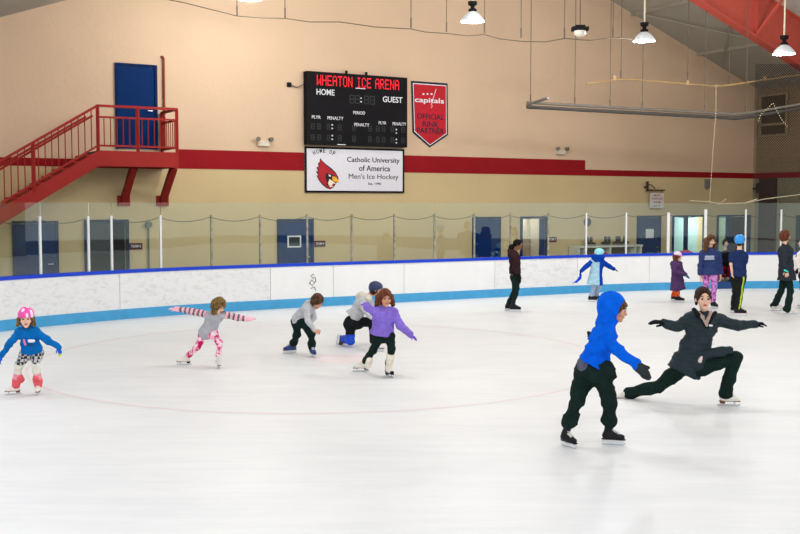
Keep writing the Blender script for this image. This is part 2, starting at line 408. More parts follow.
# --- recesses behind the open doorways
def niche(h, depth, m, name='wall_recess'):
    u0, u1, z1 = h; mb = MB()
    P = [wpt(u, z, o) for o in (-.25, -depth) for u, z in ((u0, 0), (u1, 0), (u1, z1), (u0, z1))]
    mb.add(P, [(4, 5, 6, 7), (0, 1, 5, 4), (1, 2, 6, 5), (2, 3, 7, 6), (3, 0, 4, 7)], 0); return mb
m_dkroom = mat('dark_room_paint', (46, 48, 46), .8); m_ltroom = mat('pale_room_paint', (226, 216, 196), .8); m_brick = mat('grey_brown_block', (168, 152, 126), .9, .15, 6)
m_teal = mat('pale_aqua_room', (178, 200, 196), .8, .06, 2)
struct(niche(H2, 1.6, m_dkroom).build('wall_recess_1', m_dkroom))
b5 = niche(H5, .8, m_ltroom); b5.wbox(H5[0]+.02, H5[1]-.02, 0, 1.35, -.78, -.74, 1); struct(b5.build('wall_recess_2', [m_ltroom, m_brick]))
struct(niche(H7, 1.6, m_teal).build('wall_recess_3', m_teal)); struct(niche(H8, 1.6, m_ltroom).build('wall_recess_4', mat('mixed_room_paint', (150, 165, 150), .8)))
for h, en in ((H5, 5), (H7, 40), (H8, 40)):
    l = bpy.data.lights.new('room_lamp', 'POINT'); l.energy = en; l.shadow_soft_size = .15; lo_ = bpy.data.objects.new('room_lamp', l); C.objects.link(lo_); lo_.location = wpt((h[0]+h[1])/2, 1.9, -.6)

# --- doors on the end wall (numbered from the left)
m_blue = mat('door_blue', (6, 42, 92), .6, .06, 2, spec=.06); m_blued = mat('door_frame_blue', (6, 36, 80), .6, .05, 2, spec=.06)
m_chr = mat('brushed_steel', (190, 190, 190), .3, .04, metal=1.0); m_dglass = mat('dark_door_glass', (20, 26, 28), .08, 0, spec=.6)
def door(nm, u0, u1, z0, z1, leaves=1, fr=.07):
    mb = MB(); mb.wbox(u0, u0+fr, z0, z1, 0, .06); mb.wbox(u1-fr, u1, z0, z1, 0, .06); mb.wbox(u0+fr, u1-fr, z1-fr, z1, 0, .06)
    o = mb.build(nm, m_blued, loc=wpt((u0+u1)/2, z0, 0)); struct(o)
    if leaves:
        w = (u1-u0-2*fr)/leaves
        for i in range(leaves):
            l = MB(); l.wbox(u0+fr+i*w+.008, u0+fr+(i+1)*w-.008, z0+.01, z1-fr-.008, 0, .035); lf = l.build('door_leaf', m_blue, o)
            hb = MB(); uu = u0+fr+(i+1)*w-.09; hb.bar(wpt(uu, z0+1.0, .09), wpt(uu-.11, z0+1.0, .09), .025); hb.bar(wpt(uu, z0+1.0, .03), wpt(uu, z0+1.0, .1), .03); hb.build('door_handle', m_chr, lf)
    return o
def dpx(p0, p1): return wall_uz(p0, 230)[0], wall_uz(p1, 230)[0]
door('door_1', *dpx(12, 58), 0, 2.08, 1)
o2 = door('door_2', *dpx(84, 128.5), 0, 2.1, 0)
gl = MB(); gl.wbox(H2[0]+.05, H2[0]+.62, .05, 2.02, -.1, -.07); gl.build('door_leaf', m_dglass, o2)
door('door_3', *dpx(277, 313), 0, 2.08, 1)
vu = dpx(288, 299); vp = MB(); zt, zb = wall_uz(293, 237)[1], wall_uz(293, 246)[1]
d3o = bpy.data.objects['door_3']
vp.wbox(vu[0], vu[1], zb, zt, .036, .05); wv = vp.build('vision_panel', m_dglass, d3o)
vf = MB(); m_wht = mat('white_paint', (232, 232, 230), .5, .03)
for a_, b_, c_, d_ in ((vu[0]-.04, vu[1]+.04, zt, zt+.04), (vu[0]-.04, vu[1]+.04, zb-.04, zb), (vu[0]-.04, vu[0], zb, zt), (vu[1], vu[1]+.04, zb, zt)): vf.wbox(a_, b_, c_, d_, .036, .06)
vf.build('panel_frame', m_wht, wv)
door('door_4', *dpx(472, 500), 0, 2.1, 1)
door('door_5', *dpx(520, 546.5), 0, 2.1, 0)
o5b = MB(); o5b.wbox(*dpx(541, 545), .0, 2.02, -.1, -.02); o5b.build('door_leaf', m_blue, bpy.data.objects['door_5'])
door('door_6', *dpx(636.5, 660), 0, 2.1, 1)
pn = MB(); q = dpx(645, 653); pn.wbox(q[0], q[1], wall_uz(649, 238)[1], wall_uz(649, 229)[1], .036, .042); pp = pn.build('paper_notice', m_wht, bpy.data.objects['door_6'])
def storefront(nm, h, bars):
    o = door(nm, h[0]-.03, h[1]+.03, 0, 2.1, 0, .06)
    for p0, p1 in bars:
        u0, u1 = dpx(p0, p1); mb = MB(); mb.wbox(u0, u1, 0, 2.05, -.08, -.02); mb.build('mullion', m_blued, o)
    return o
storefront('door_7', H7, [(685, 688.5)]); o8 = storefront('door_8', H8, [(727, 732), (745, 750)])
lf = MB(); q = dpx(732, 745); lf.wbox(q[0], q[1], .02, 2.03, -.09, -.07); lf.build('door_leaf', mat('dark_interior_sheet', (40, 22, 26), .1), o8)  # dark sheet stands in for the dark interior, its shade put into colour
yb = MB(); m_yel = mat('yellow_rail', (196, 196, 70), .5)
yb.bar(wpt(dpx(716, 717)[0]+.05, 1.35, -.5), wpt(dpx(728, 729)[0], 1.5, -.5), .05); yb.bar(wpt(dpx(728, 729)[0], 1.5, -.5), wpt(dpx(728, 729)[0], 0, -.5), .05)
o = yb.build('hand_rail', m_yel, loc=wpt(dpx(722, 723)[0], 0, -.5)); tag(o, 'thin yellow hand rail inside the open doorway behind the blue helmet', 'rail')
# upper door
u0, u1 = wall_uz(115, 100)[0], wall_uz(157, 100)[0]; door('door_10', u0, u1, 3.92, 6.11, 1)

# --- dasher boards, glass
m_bw = mat('white_dasher_board', (236, 234, 232), .35, .02, 3, spec=.4)
def scuffed():
    m = bpy.data.materials.new('scuffed_dasher_board'); m.use_nodes = True; nt = m.node_tree; b = nt.nodes['Principled BSDF']; L = nt.links.new
    tc = nt.nodes.new('ShaderNodeTexCoord'); mp = nt.nodes.new('ShaderNodeMapping'); mp.inputs['Scale'].default_value = (1, 1, 2.2); mp.inputs['Rotation'].default_value = (0, .5, 0)
    n = nt.nodes.new('ShaderNodeTexNoise'); n.inputs['Scale'].default_value = 5; n.inputs['Detail'].default_value = 9; n.inputs['Roughness'].default_value = .75; n.inputs['Distortion'].default_value = .8
    r = nt.nodes.new('ShaderNodeValToRGB'); r.color_ramp.elements[0].position = .33; r.color_ramp.elements[1].position = .5
    r.color_ramp.elements[0].color = lin((208, 206, 206)); r.color_ramp.elements[1].color = lin((232, 230, 228))
    L(tc.outputs['Object'], mp.inputs['Vector']); L(mp.outputs['Vector'], n.inputs['Vector']); L(n.outputs['Fac'], r.inputs['Fac']); L(r.outputs['Color'], b.inputs['Base Color']); b.inputs['Roughness'].default_value = .45; return m
m_bs = scuffed()
m_cap = mat('cap_rail_blue', (18, 62, 196), .35, .04); m_kick = mat('kick_plate_blue', (70, 158, 206), .45, .06, 5)
g0, g1 = bs_px(718.5), bs_px(741)
S0, S1 = .2, BS[-1]-.2
seams = [S0]+[bs_px(p) for p in (119, 270, 333, 404, 495, 578, 650)]+[g0, g1]+[bs_px(p) for p in (790,)]+[S1]
dirty = {0, 1, 4, 5, 6}
BL = bpt(bs_px(300))
bds = thing('dasher_boards', 'long curving run of white rink boards with blue cap and light blue kick strip', 'rink boards', BL)
for i in range(len(seams)-1):
    if seams[i] == g0: continue
    mb = MB(); strip(mb, seams[i]+.006, seams[i+1]-.006, -.06, 0, .22, 1.0); mb.build('board_panel', m_bs if i in (0, 1, 5) else m_bw, bds)
for s0, s1 in ((S0, g0), (g1, S1)):
    mb = MB(); strip(mb, s0, s1, -.1, .02, 1.0, 1.075); mb.build('cap_rail', m_cap, bds)
    mb = MB(); strip(mb, s0, s1, -.06, .012, 0, .22); mb.build('kick_plate', m_kick, bds)
mb = MB(); strip(mb, g0, g1, -.3, 0, 0, .2); mb.build('gate_threshold', mat('navy_threshold', (30, 66, 120), .5), bds)
m_scr = mat('scribble_black', (60, 60, 62), .7, 0)
sk = MB(); s_ = bs_px(312); p0 = bpt(s_); d_, w_ = bdir(s_)
for row, pts_ in enumerate([[(-.05, .1), (.02, .14), (.06, .1), (.02, .05), (-.02, .09)], [(-.09, -.04), (-.02, .03), (.05, -.02), (.0, -.08), (-.07, -.03)], [(-.04, -.13), (.05, -.1), (.08, -.17)], [(.07, .08), (.09, .0), (.04, -.04)]]):
    sk.tube([p0+w_*.004+d_*x+Z*(.62+z*1.3) for x, z in pts_], .009, 5)
sk.build('black_scribble', m_scr, bds)['label'] = 'black scribbled mark on white board'

def glass_material():
    m = bpy.data.materials.new('rink_glass'); m.use_nodes = True; nt = m.node_tree; L = nt.links.new
    for n in list(nt.nodes):
        if n.type != 'OUTPUT_MATERIAL': nt.nodes.remove(n)
    out = nt.nodes[0]; t = nt.nodes.new('ShaderNodeBsdfTransparent'); t.inputs['Color'].default_value = (.945, .99, .985, 1)
    g = nt.nodes.new('ShaderNodeBsdfGlossy'); g.inputs['Roughness'].default_value = .015; g.inputs['Color'].default_value = (.9, 1, .92, 1)
    fr = nt.nodes.new('ShaderNodeFresnel'); fr.inputs['IOR'].default_value = 1.5
    mx = nt.nodes.new('ShaderNodeMixShader'); L(fr.outputs[0], mx.inputs[0]); L(t.outputs[0], mx.inputs[1]); L(g.outputs[0], mx.inputs[2]); L(mx.outputs[0], out.inputs[0]); return m
m_gl = glass_material(); m_post = mat('white_lit_aluminium_post', (226, 224, 222), .4, .1, 30, spec=.5); m_postg = mat('grey_aluminium_post', (146, 140, 124), .4, .45, 14)  # outer posts' whiteness is light put into colour; middle ones stay metal grey
post_px = [-2, 41, 89.5, 112.5, 161.5, 212, 261, 308, 352.5, 395, 435.5, 475, 511.5, 548.5, 586.5, 626.5, 668.5, 705.5, 746, 781, 815]
gs = thing('rink_glass_screen', 'tall clear glass screen with slim upright posts standing on the rink boards', 'glass screen', BL+Z*1.08)
ps = [S0+.3]+[bs_px(p) for p in post_px]+[S1-.3]
for i, p in enumerate(post_px):
    s = bs_px(p); c = bpt(s); d_, w_ = bdir(s)
    grey = 180 < p < 560; hz = 2.25 if p < 700 else 2.34; w = .04 if p in (705.5, 668.5) else .021
    mb = MB(); mb.box(c-w_*.03+Z*((1.07+hz)/2), d_*w, w_*.022, Z*((hz-1.07)/2)); mb.build('support_post', m_postg if grey else m_post, gs)
for i in range(len(ps)-1):
    mb = MB(); strip(mb, ps[i]+.012, ps[i+1]-.012, -.035, -.023, 1.08, 2.53); mb.build('glass_pane', m_gl, gs)
# sagging cord strung along the glass posts
m_cord = mat('dark_cord', (70, 66, 56), .8, 0)
cd = MB(); pts_ = []
for i in range(len(ps)-1):
    for j in range(6):
        t = j/6; s = ps[i]+(ps[i+1]-ps[i])*t; d_, w_ = bdir(s); pts_.append(bpt(s)-w_*.09+Z*(2.2-.1*4*t*(1-t)))
cd.tube(pts_, .008, 5); o = cd.build('cord', m_cord, loc=pts_[len(pts_)//2]); tag(o, 'thin dark cord sagging from post to post along the rink glass', 'cord')

# ================================================================== THINGS ON AND BEFORE THE WALL
m_blk = mat('black_panel', (26, 24, 26), .7, .08, 8, spec=.08); m_white_ink = mat('white_ink', (226, 226, 226), .6, 0); m_led = mat('red_led', (240, 20, 34), .5, 0, emit=.9)
m_gry = mat('dim_segment', (26, 32, 28), .5, 0)
# scoreboard
u0, z0 = wall_uz(305.3, 144.2, .25); u1, z1 = wall_uz(407.3, 77.8, .25)
sbd = thing('scoreboard', 'black rink scoreboard with red lit dot lettering across its top', 'scoreboard', wpt((u0+u1)/2, z0, .1))
mb = MB(); u0 += .06; mb.wbox(u0, u1, z0, z1, .02, .25); mb.build('housing', m_blk, sbd)
FO = .256; Wd = u1-u0; Hh = z1-z0
DOT = {'W': ['10001', '10001', '10001', '10101', '10101', '11011', '10001'], 'H': ['10001', '10001', '10001', '11111', '10001', '10001', '10001'], 'E': ['11111', '10000', '10000', '11110', '10000', '10000', '11111'],
 'A': ['01110', '10001', '10001', '11111', '10001', '10001', '10001'], 'T': ['11111', '00100', '00100', '00100', '00100', '00100', '00100'], 'O': ['01110', '10001', '10001', '10001', '10001', '10001', '01110'],
 'N': ['10001', '11001', '11001', '10101', '10011', '10011', '10001'], 'I': ['01110', '00100', '00100', '00100', '00100', '00100', '01110'], 'C': ['01110', '10001', '10000', '10000', '10000', '10001', '01110'], 'R': ['11110', '10001', '10001', '11110', '10100', '10010', '10001'], ' ': ['0000000'[:3]]*7}
msg = 'WHEATON ICE ARENA'; cols = sum(4 if c == ' ' else 6 for c in msg)-1; cw = Wd*.82/cols; x = u0+Wd*.095; ch = .042
for c in msg:
    g_ = DOT[c]; led = MB()
    for r_ in range(7):
        for q_ in range(len(g_[r_])):
            if g_[r_][q_] == '1': led.wbox(x+q_*cw, x+(q_+.72)*cw, z1-.09-(r_+.82)*ch, z1-.09-r_*ch, .25, FO)
    x += (4 if c == ' ' else 6)*cw
    if c != ' ': led.build('led_letter', m_led, sbd)['label'] = 'red lit dot letter %s' % c
def sb_text(s, fx, fz, w, h=None, b=.006):
    return text('lettering', s, wpt(u0+Wd*fx, z0+Hh*fz, FO), T, Z, w, m_white_ink, sbd, h, b)
sb_text('HOME', .175, .72, .56, .17, .012); sb_text('GUEST', .845, .67, .66, .17, .012); sb_text('PERIOD', .505, .46, .38, .09); sb_text('PLYR', .085, .375, .27, .085); sb_text('PENALTY', .27, .37, .5, .09)
sb_text('PENALTY', .53, .295, .48, .09); sb_text('PLYR', .74, .335, .25, .085); sb_text('PENALTY', .915, .33, .46, .09)
for fx, fz in ((.525, .67), (.525, .62), (.24, .28), (.24, .23), (.24, .13), (.24, .08), (.885, .25), (.885, .2), (.885, .11), (.885, .06)): dots = MB(); dots.wbox(u0+Wd*fx-.02, u0+Wd*fx+.02, z0+Hh*fz-.018, z0+Hh*fz+.018, .25, FO); dots.build('colon_dot', m_white_ink, sbd)
for q4 in ((.47, .57, Hh*.8, Hh*.81), (.29, .37, .01, .03)): dots = MB(); dots.wbox(u0+Wd*q4[0], u0+Wd*q4[1], z0+q4[2], z0+q4[3], .25, FO); dots.build('white_mark', m_white_ink, sbd)
def seg7(x, zc, w, h, mb):
    t = .03
    for (a_, b_, c_, d_) in ((x, x+w, zc+h-t/2, zc+h+t/2), (x, x+w, zc-t/2, zc+t/2), (x, x+w, zc-h-t/2, zc-h+t/2), (x-t/2, x+t/2, zc, zc+h), (x+w-t/2, x+w+t/2, zc, zc+h), (x-t/2, x+t/2, zc-h, zc), (x+w-t/2, x+w+t/2, zc-h, zc)): mb.wbox(a_, b_, c_, d_, .25, .253)
for fx in (.415, .47, .56, .62): sg = MB(); seg7(u0+Wd*fx, z0+Hh*.65, .13, .11, sg); sg.build('unlit_digit', m_gry, sbd)
for fx in (.04, .1, .19, .3, .68, .74, .83, .94, .44, .6):
    for fz in (.25, .1): sg = MB(); seg7(u0+Wd*fx, z0+Hh*fz, .09, .07, sg); sg.build('unlit_digit', m_gry, sbd)
for f_ in (.4, .6): br = MB(); br.bar(wpt(u0+Wd*f_, z1, .12), wpt(u0+Wd*f_, z1+.1, .12), .07); br.build('hanging_bracket', m_blk, sbd)
wr = MB(); ul, zl = wall_uz(289.5, 84.7, .05); wr.tube([wpt(u0, z1-.35, .1), wpt((u0+ul)/2, z1-.46, .08), wpt(ul, zl, .05)], .012, 6); wr.wbox(ul-.06, ul+.04, zl-.06, zl+.06, 0, .1)
wr.build('signal_cable', m_blk, sbd)

# pennant
m_penr = mat('pennant_red', (188, 22, 36), .7, .04); m_navy = mat('pennant_navy', (24, 28, 48), .7, .04); m_pw = mat('pennant_white', (230, 230, 232), .7, 0)
pp_ = [(411.4, 80.8), (447.8, 83.4), (448.2, 135), (430, 147.3), (413, 132.5)]
pu_ = [wall_uz(a, b, .04) for a, b in pp_]; cu_ = sum(p[0] for p in pu_)/5; cz_ = sum(p[1] for p in pu_)/5
pen = thing('pennant', 'red hanging pennant with navy edge and OFFICIAL RINK PARTNER lettering', 'banner', wpt(cu_, pu_[3][1], .02))
def ins(f_): return [wpt(cu_+(u-cu_)*f_, cz_+(z-cz_)*(1-(1-f_)*.75), 0) for u, z in pu_]
mb = MB(); mb.poly([p+N*.02 for p in ins(1)], N, .012); mb.build('navy_border', m_navy, pen)
mb = MB(); mb.poly([p+N*.033 for p in ins(.92)], N, .004); mb.build('white_piping', m_pw, pen)
mb = MB(); mb.poly([p+N*.038 for p in ins(.885)], N, .004); mb.build('red_field', m_penr, pen)
PW = pu_[1][0]-pu_[0][0]; pz = lambda px, py: wall_uz(px, py, .045)
def ptxt(s, px, py, w, h, m=m_pw, b=.02): u, z = pz(px, py); return text('lettering', s, wpt(u, z, .044), T, Z, w, m, pen, h, b)
ptxt('capitals', 429.5, 100.5, PW*.8, .2, b=.015)
for s, y, w in (('OFFICIAL', 117, .74), ('RINK', 124.5, .45), ('PARTNER', 131.2, .74)): ptxt(s, 430.5, y, PW*w, .17, m_navy, .012)
st = MB(); a_, b_ = pz(436, 89), pz(431, 105); st.bar(wpt(a_[0], a_[1], .046), wpt(b_[0], b_[1], .046), .035, .012)
a_, b_ = pz(431, 108), pz(436, 109); st.bar(wpt(pz(432, 105)[0], pz(432, 105)[1], .046), wpt(a_[0], a_[1], .046), .05, .012)
for px in (423.5, 427.5, 431.5): u, z = pz(px, 94); st.wbox(u-.03, u+.03, z-.025, z+.025, .042, .048)
st.build('stick_emblem', m_pw, pen)

# white sign
q0 = wall_uz(305, 146.4, .06); q1 = wall_uz(404.3, 193.6, .06); wsn = thing('banner_sign', 'white framed sign with cardinal head and university ice hockey lettering', 'sign', wpt((q0[0]+q1[0])/2, q1[1], .03))
A0, A1, B1, B0 = q0[0], q1[0], q0[1], q1[1]+.02
mb = MB(); mb.wbox(A0, A1, B0, B1, .012, .05); mb.build('sign_panel', mat('sign_white', (228, 224, 228), .5, .02), wsn)
mb = MB()
for a_, b_, c_, d_ in ((A0, A1, B1-.05, B1), (A0, A1, B0, B0+.05), (A0, A0+.05, B0, B1), (A1-.05, A1, B0, B1)): mb.wbox(a_, b_, c_, d_, .012, .065)
mb.build('black_frame', m_blk, wsn)
m_ink = mat('black_ink', (22, 20, 22), .6, 0); SW = A1-A0; SH = B1-B0
def stx(s, fx, fz, w, h, b=.009): return text('lettering', s, wpt(A0+SW*fx, B0+SH*fz, .053), T, Z, SW*w, m_ink, wsn, SH*h, b)
stx('Catholic University', .68, .735, .54, .15); stx('of America', .69, .545, .32, .13); stx("Men's Ice Hockey", .68, .36, .51, .15, 0); stx('Est. 1990', .69, .2, .13, .055)
for i, chh in enumerate('HOME OF'):
    if chh == ' ': continue
    f_ = i/6; an = math.radians(32-58*f_); cx = .195-.105*math.cos(math.radians(150-120*f_))*-1; ux = A0+SW*(.09+.19*f_); uz_ = B0+SH*(.83+.085*math.sin(math.pi*(.12+.76*f_)))
    xa = T*math.cos(an)+Z*math.sin(an); za = Z*math.cos(an)-T*math.sin(an); text('lettering', chh, wpt(ux, uz_, .053), xa, za, .07, m_ink, wsn, .12, .006)
def sp(pts, m, off, nm):
    mb = MB(); mb.poly([wpt(A0+SW*x, B0+SH*z, off) for x, z in pts], N, .003); return mb.build(nm, m, wsn)
m_car = mat('cardinal_red', (178, 22, 36), .6, 0)
sp([(.145, .76), (.165, .7), (.2, .63), (.255, .54), (.3, .44), (.325, .33), (.325, .26), (.3, .2), (.28, .12), (.245, .07), (.21, .09), (.165, .17), (.13, .27), (.11, .37), (.125, .38), (.105, .46), (.122, .47), (.11, .56), (.128, .56), (.125, .65), (.14, .66)], m_ink, .051, 'bird_outline')
sp([(.147, .72), (.17, .66), (.2, .6), (.25, .51), (.295, .42), (.312, .33), (.3, .25), (.27, .13), (.245, .09), (.215, .11), (.17, .19), (.137, .28), (.12, .36), (.133, .4), (.116, .46), (.132, .49), (.12, .55), (.137, .58), (.135, .65)], m_car, .0545, 'bird_head')
sp([(.205, .43), (.24, .41), (.28, .38), (.29, .33), (.275, .2), (.24, .14), (.205, .16), (.21, .24), (.195, .33)], m_ink, .058, 'bird_mask')
sp([(.262, .36), (.3, .34), (.325, .27), (.325, .22), (.29, .235), (.265, .27)], mat('beak_yellow', (240, 176, 40), .6, 0), .0615, 'bird_beak')
sp([(.235, .3), (.262, .26), (.285, .22), (.3, .19), (.27, .2), (.255, .15), (.285, .13), (.24, .12), (.22, .2)], mat('beak_pale', (244, 226, 200), .6, 0), .0615, 'bird_lower_beak')
sp([(.225, .4), (.25, .38), (.245, .345), (.23, .36)], m_pw, .0615, 'bird_eye')

# emergency lights
def emergency(px, py, lab):
    u, z = wall_uz(px, py); t = thing('emergency_light', lab, 'emergency light', wpt(u, z-.1, 0), 'emergency lights on the end wall')
    m = mat('beige_plastic', (214, 200, 176), .5); mb = MB(); mb.wbox(u-.17, u+.17, z-.1, z+.06, .0, .12); mb.build('battery_box', m, t)
    for k in (-1, 1):
        mb = MB(); c = wpt(u+k*.17, z+.08, .1); mb.tube([c, c+N*.1+T*(k*.03)], [.05, .065], 12); mb.build('lamp_head', mat('lamp_head_grey', (120, 112, 100), .5), t)
emergency(262.5, 142.5, 'beige emergency light on the wall left of the scoreboard'); emergency(559.5, 151.5, 'beige emergency light on the wall above the step in the red stripe')
# small maroon room plaques
for px, py, lab in ((136, 246.3, 'small maroon plaque on the wall right of the open dressing room door'), (320, 243.7, 'small maroon plaque right of the blue door with a square window'), (552.5, 239.5, 'small maroon plaque beside the brightly lit doorway')):
    u, z = wall_uz(px, py, .02); t = thing('wall_plaque', lab, 'plaque', wpt(u, z-.09, 0), 'room plaques'); mb = MB(); w_ = .17
    mb.wbox(u-w_, u+w_, z-.085, z+.085, 0, .02); mb.build('plate', mat('maroon_plate', (92, 34, 40), .5, .03), t)
    text('lettering', 'TEAM 5' if px < 200 else ('TEAM 4' if px < 400 else 'TEAM 3'), wpt(u, z, .021), T, Z, .26, m_white_ink, t, .07, .01)
# conduit with junction box
u, z = wall_uz(148, 224.5); t = thing('conduit_pipe', 'thin grey vertical conduit with round junction box right of the left doorway', 'conduit', wpt(u, 0, 0)); m = mat('conduit_grey', (104, 118, 104), .5)
mb = MB(); mb.bar(wpt(u, 0, .04), wpt(u, z, .04), .035); mb.build('pipe', m, t); mb = MB(); mb.tube([wpt(u, z, 0), wpt(u, z, .1)], .085, 14); mb.build('junction_box', m, t)
u, zt = wall_uz(163, 57); mb = MB(); mb.tube([wpt(u, 3.95, .05), wpt(u, zt-.05, .05), wpt(u-.02, zt, .03), wpt(u-.06, zt, .0)], .03, 8)
o = mb.build('riser_pipe', mat('pipe_red', (138, 52, 38), .5), loc=wpt(u, 3.95, .05)); tag(o, 'thin red vertical pipe on the wall right of the upper blue door', 'pipe')
for px, py, lab in ((587, 222, 'round dark bell on the wall above the skate shelf'), (706.5, 182.5, 'small grey box on the wall below the thin red stripe')):
    u, z = wall_uz(px, py); mb = MB()
    if px < 600: mb.lathe((0, 0, 0), [(.0, .12), (.09, .11), (.14, .05), (.15, 0)], 16); mb.v = [wpt(u, z, 0)+T*v.x+Z*v.y+N*v.z for v in mb.v]; o = mb.build('alarm_bell', mat('bell_dark', (60, 56, 48), .4), loc=wpt(u, z, 0)); tag(o, lab, 'bell')
    else: mb.wbox(u-.1, u+.1, z-.18, z+.12, 0, .1); mb.wbox(u-.06, u+.06, z-.24, z-.18, 0, .06); o = mb.build('wall_sensor', mat('sensor_grey', (122, 118, 110), .5), loc=wpt(u, z, 0)); tag(o, lab, 'wall box')
# hanging signs
for (px0, px1, py0, py1, off, bx, lab) in ((650, 663.5, 193, 208, .15, 647.3, 'white hanging room sign on a black bracket over the single blue door'), (759.5, 773.5, 194, 208, .2, 756.8, 'white hanging room sign on a black bracket at the wall corner')):
    u0_, z1_ = wall_uz(px0, py0, off); u1_, z0_ = wall_uz(px1, py1, off); t = thing('hanging_sign', lab, 'sign', wpt((u0_+u1_)/2, z0_, off), 'hanging room signs')
    if off < .8: base_u = wall_uz(bx, 190)[0]
    else: base_u = wall_uz(bx, 190)[0]
    mb = MB(); mb.wbox(u0_, u1_, z0_, z1_, off-.012, off+.012); mb.build('sign_board', mat('sign_board_white', (214, 206, 200), .6), t)
    m = mat('bracket_black', (22, 20, 20), .5); mb = MB(); zt = z1_+.1
    wu = u0_-.12; mb.bar(wpt(wu, zt-.05, off), wpt(wu, zt+.3, off), .07); mb.bar(wpt(wu, zt, off), wpt(u1_+.04, zt, off), .04)
    mb.tube([wpt(wu, zt+.2, off), wpt(wu+.2, zt+.17, off), wpt(wu+.35, zt+.05, off)], .015, 6); mb.bar(wpt(wu, zt+.1, off), wpt(wu, zt+.1, 0), .05)
    for uu in (u0_+.06, u1_-.06): mb.bar(wpt(uu, z1_, off), wpt(uu, zt, off), .015)
    mb.build('bracket', m, t)
    mr = mat('sign_red_ink', (170, 70, 70), .6, 0)
    for k, s in enumerate(('MULTI', 'PURPOSE', 'ROOM', '#1')): text('lettering', s, wpt((u0_+u1_)/2, z1_-(z1_-z0_)*(.15+.235*k), off+.014), T, Z, (u1_-u0_)*(.8 if k == 1 else .5), mr, t, .07, .01, ext=.001)

# ---------------------------------------------------------------- staircase
m_sr = mat('stair_red', (158, 42, 36), .55, .06, 3, spec=.12); OFF = 1.3
stc = thing('staircase', 'red steel staircase and landing rising to the upper blue door', 'staircase', wpt(-9, 0, .7))
uL, zL = wall_uz(98, 152, OFF); uR, _ = wall_uz(178, 151, OFF); zf = wall_uz(137, 151.5, OFF)[1]
us, zs = wall_uz(-30, 232, OFF); sl = (zL-wall_uz(0, 210, OFF)[1])/(uL-wall_uz(0, 210, OFF)[0]); ubot = uL-(zf)/sl
mb = MB(); mb.wbox(uL, uR, zf-.06, zf, .02, OFF); mb.build('landing_deck', mat('deck_dark', (70, 60, 54), .7), stc)
mb = MB(); mb.wbox(uL, uR, zf-.38, zf, OFF, OFF+.05); mb.wbox(uR-.05, uR, zf-.38, zf, .0, OFF); mb.wbox(uL, uR, zf-.38, zf-.28, .05, .15); mb.build('landing_fascia', m_sr, stc)
def slant(mb, off0, off1, dz0, dz1):
    P = [wpt(u, z, o_) for o_ in (off0, off1) for u, z in ((uL, zf+dz0), (uL, zf+dz1), (ubot, dz1+.0), (ubot, dz0+.0))]
    mb.add(P, [(0, 1, 2, 3), (7, 6, 5, 4), (0, 4, 5, 1), (1, 5, 6, 2), (2, 6, 7, 3), (3, 7, 4, 0)])
for o_ in (OFF, .1):
    mb = MB(); slant(mb, o_, o_+.05, -.38, .0); mb.build('stringer', m_sr, stc)
nst = 22
for k in range(nst):
    f_ = (k+.5)/nst; u = ubot+(uL-ubot)*f_; z = zf*f_; mb = MB(); mb.wbox(u-.15, u+.15, z-.05, z-.01, .15, OFF); mb.wbox(u-.15, u-.13, z-.17, z-.05, .15, OFF)
    mb.build('tread', m_sr, stc)
for pxa, pya, pxb, pyb in ((133, 163, 117.5, 206), (173, 163, 160, 206)):
    ua_, za_ = wall_uz(pxa, pya, OFF*.75); mb = MB(); ub_, zb_ = wall_uz(pxb, pyb, .08)
    mb.bar(wpt(ua_, zf-.36, OFF*.8), wpt(ua_, 2.62, .1), .16, .16); mb.wbox(ua_-.16, ua_+.16, 2.45, 2.72, 0, .06); mb.build('bracket_brace', m_sr, stc)
rl = thing('stair_railing', 'red steel railing with thin balusters along the stairs and landing', 'railing', wpt(-9, zf, OFF))
RH = 1.08
def rail(nm, pts, w=.045):
    mb = MB()
    for a_, b_ in zip(pts[:-1], pts[1:]): mb.bar(a_, b_, w)
    return mb.build(nm, m_sr, rl)
OR = OFF+.025
rail('top_rail', [wpt(ubot, RH, OR), wpt(uL, zf+RH, OR), wpt(uR-.03, zf+RH, OR), wpt(uR-.03, zf+RH, .05)], .06)
rail('mid_rail', [wpt(uL, zf+RH-.27, OR), wpt(uR-.03, zf+RH-.27, OR), wpt(uR-.03, zf+RH-.27, .05)])
rail('bottom_rail', [wpt(ubot, .1, OR), wpt(uL, zf+.12, OR), wpt(uR-.03, zf+.12, OR), wpt(uR-.03, zf+.12, .05)])
rail('hand_rail', [wpt(ubot, .86, OR-.1), wpt(uL-.1, zf+.84, OR-.1)], .05); 
rail('hand_rail', [wpt(ubot, .9, .12), wpt(uL, zf+.9, .12)], .05)
for u in (uL, wall_uz(137.5, 130, OFF)[0], uR-.03): rail('railing_post', [wpt(u, zf-.02, OR), wpt(u, zf+RH, OR)], .07)
for px in (33, -15):
    u = wall_uz(px, 150, OFF)[0]; f_ = (u-ubot)/(uL-ubot); rail('railing_post', [wpt(u, zf*f_-.1, OR), wpt(u, zf*f_+RH, OR)], .07)
rail('railing_post', [wpt(uR-.03, zf, .06), wpt(uR-.03, zf+RH, .06)], .07)
u = uL-.155
while u > wall_uz(-25, 150, OFF)[0]:
    f_ = (u-ubot)/(uL-ubot); rail('baluster', [wpt(u, zf*f_+.1, OR), wpt(u, zf*f_+RH, OR)], .02); u -= .155
u = uL+.15
while u < uR-.1: rail('baluster', [wpt(u, zf+.12, OR), wpt(u, zf+RH-.27, OR)], .02); u += .155
for k in range(1, 8): rail('baluster', [wpt(uR-.03, zf+.12, OFF*k/8), wpt(uR-.03, zf+RH-.27, OFF*k/8)], .02)

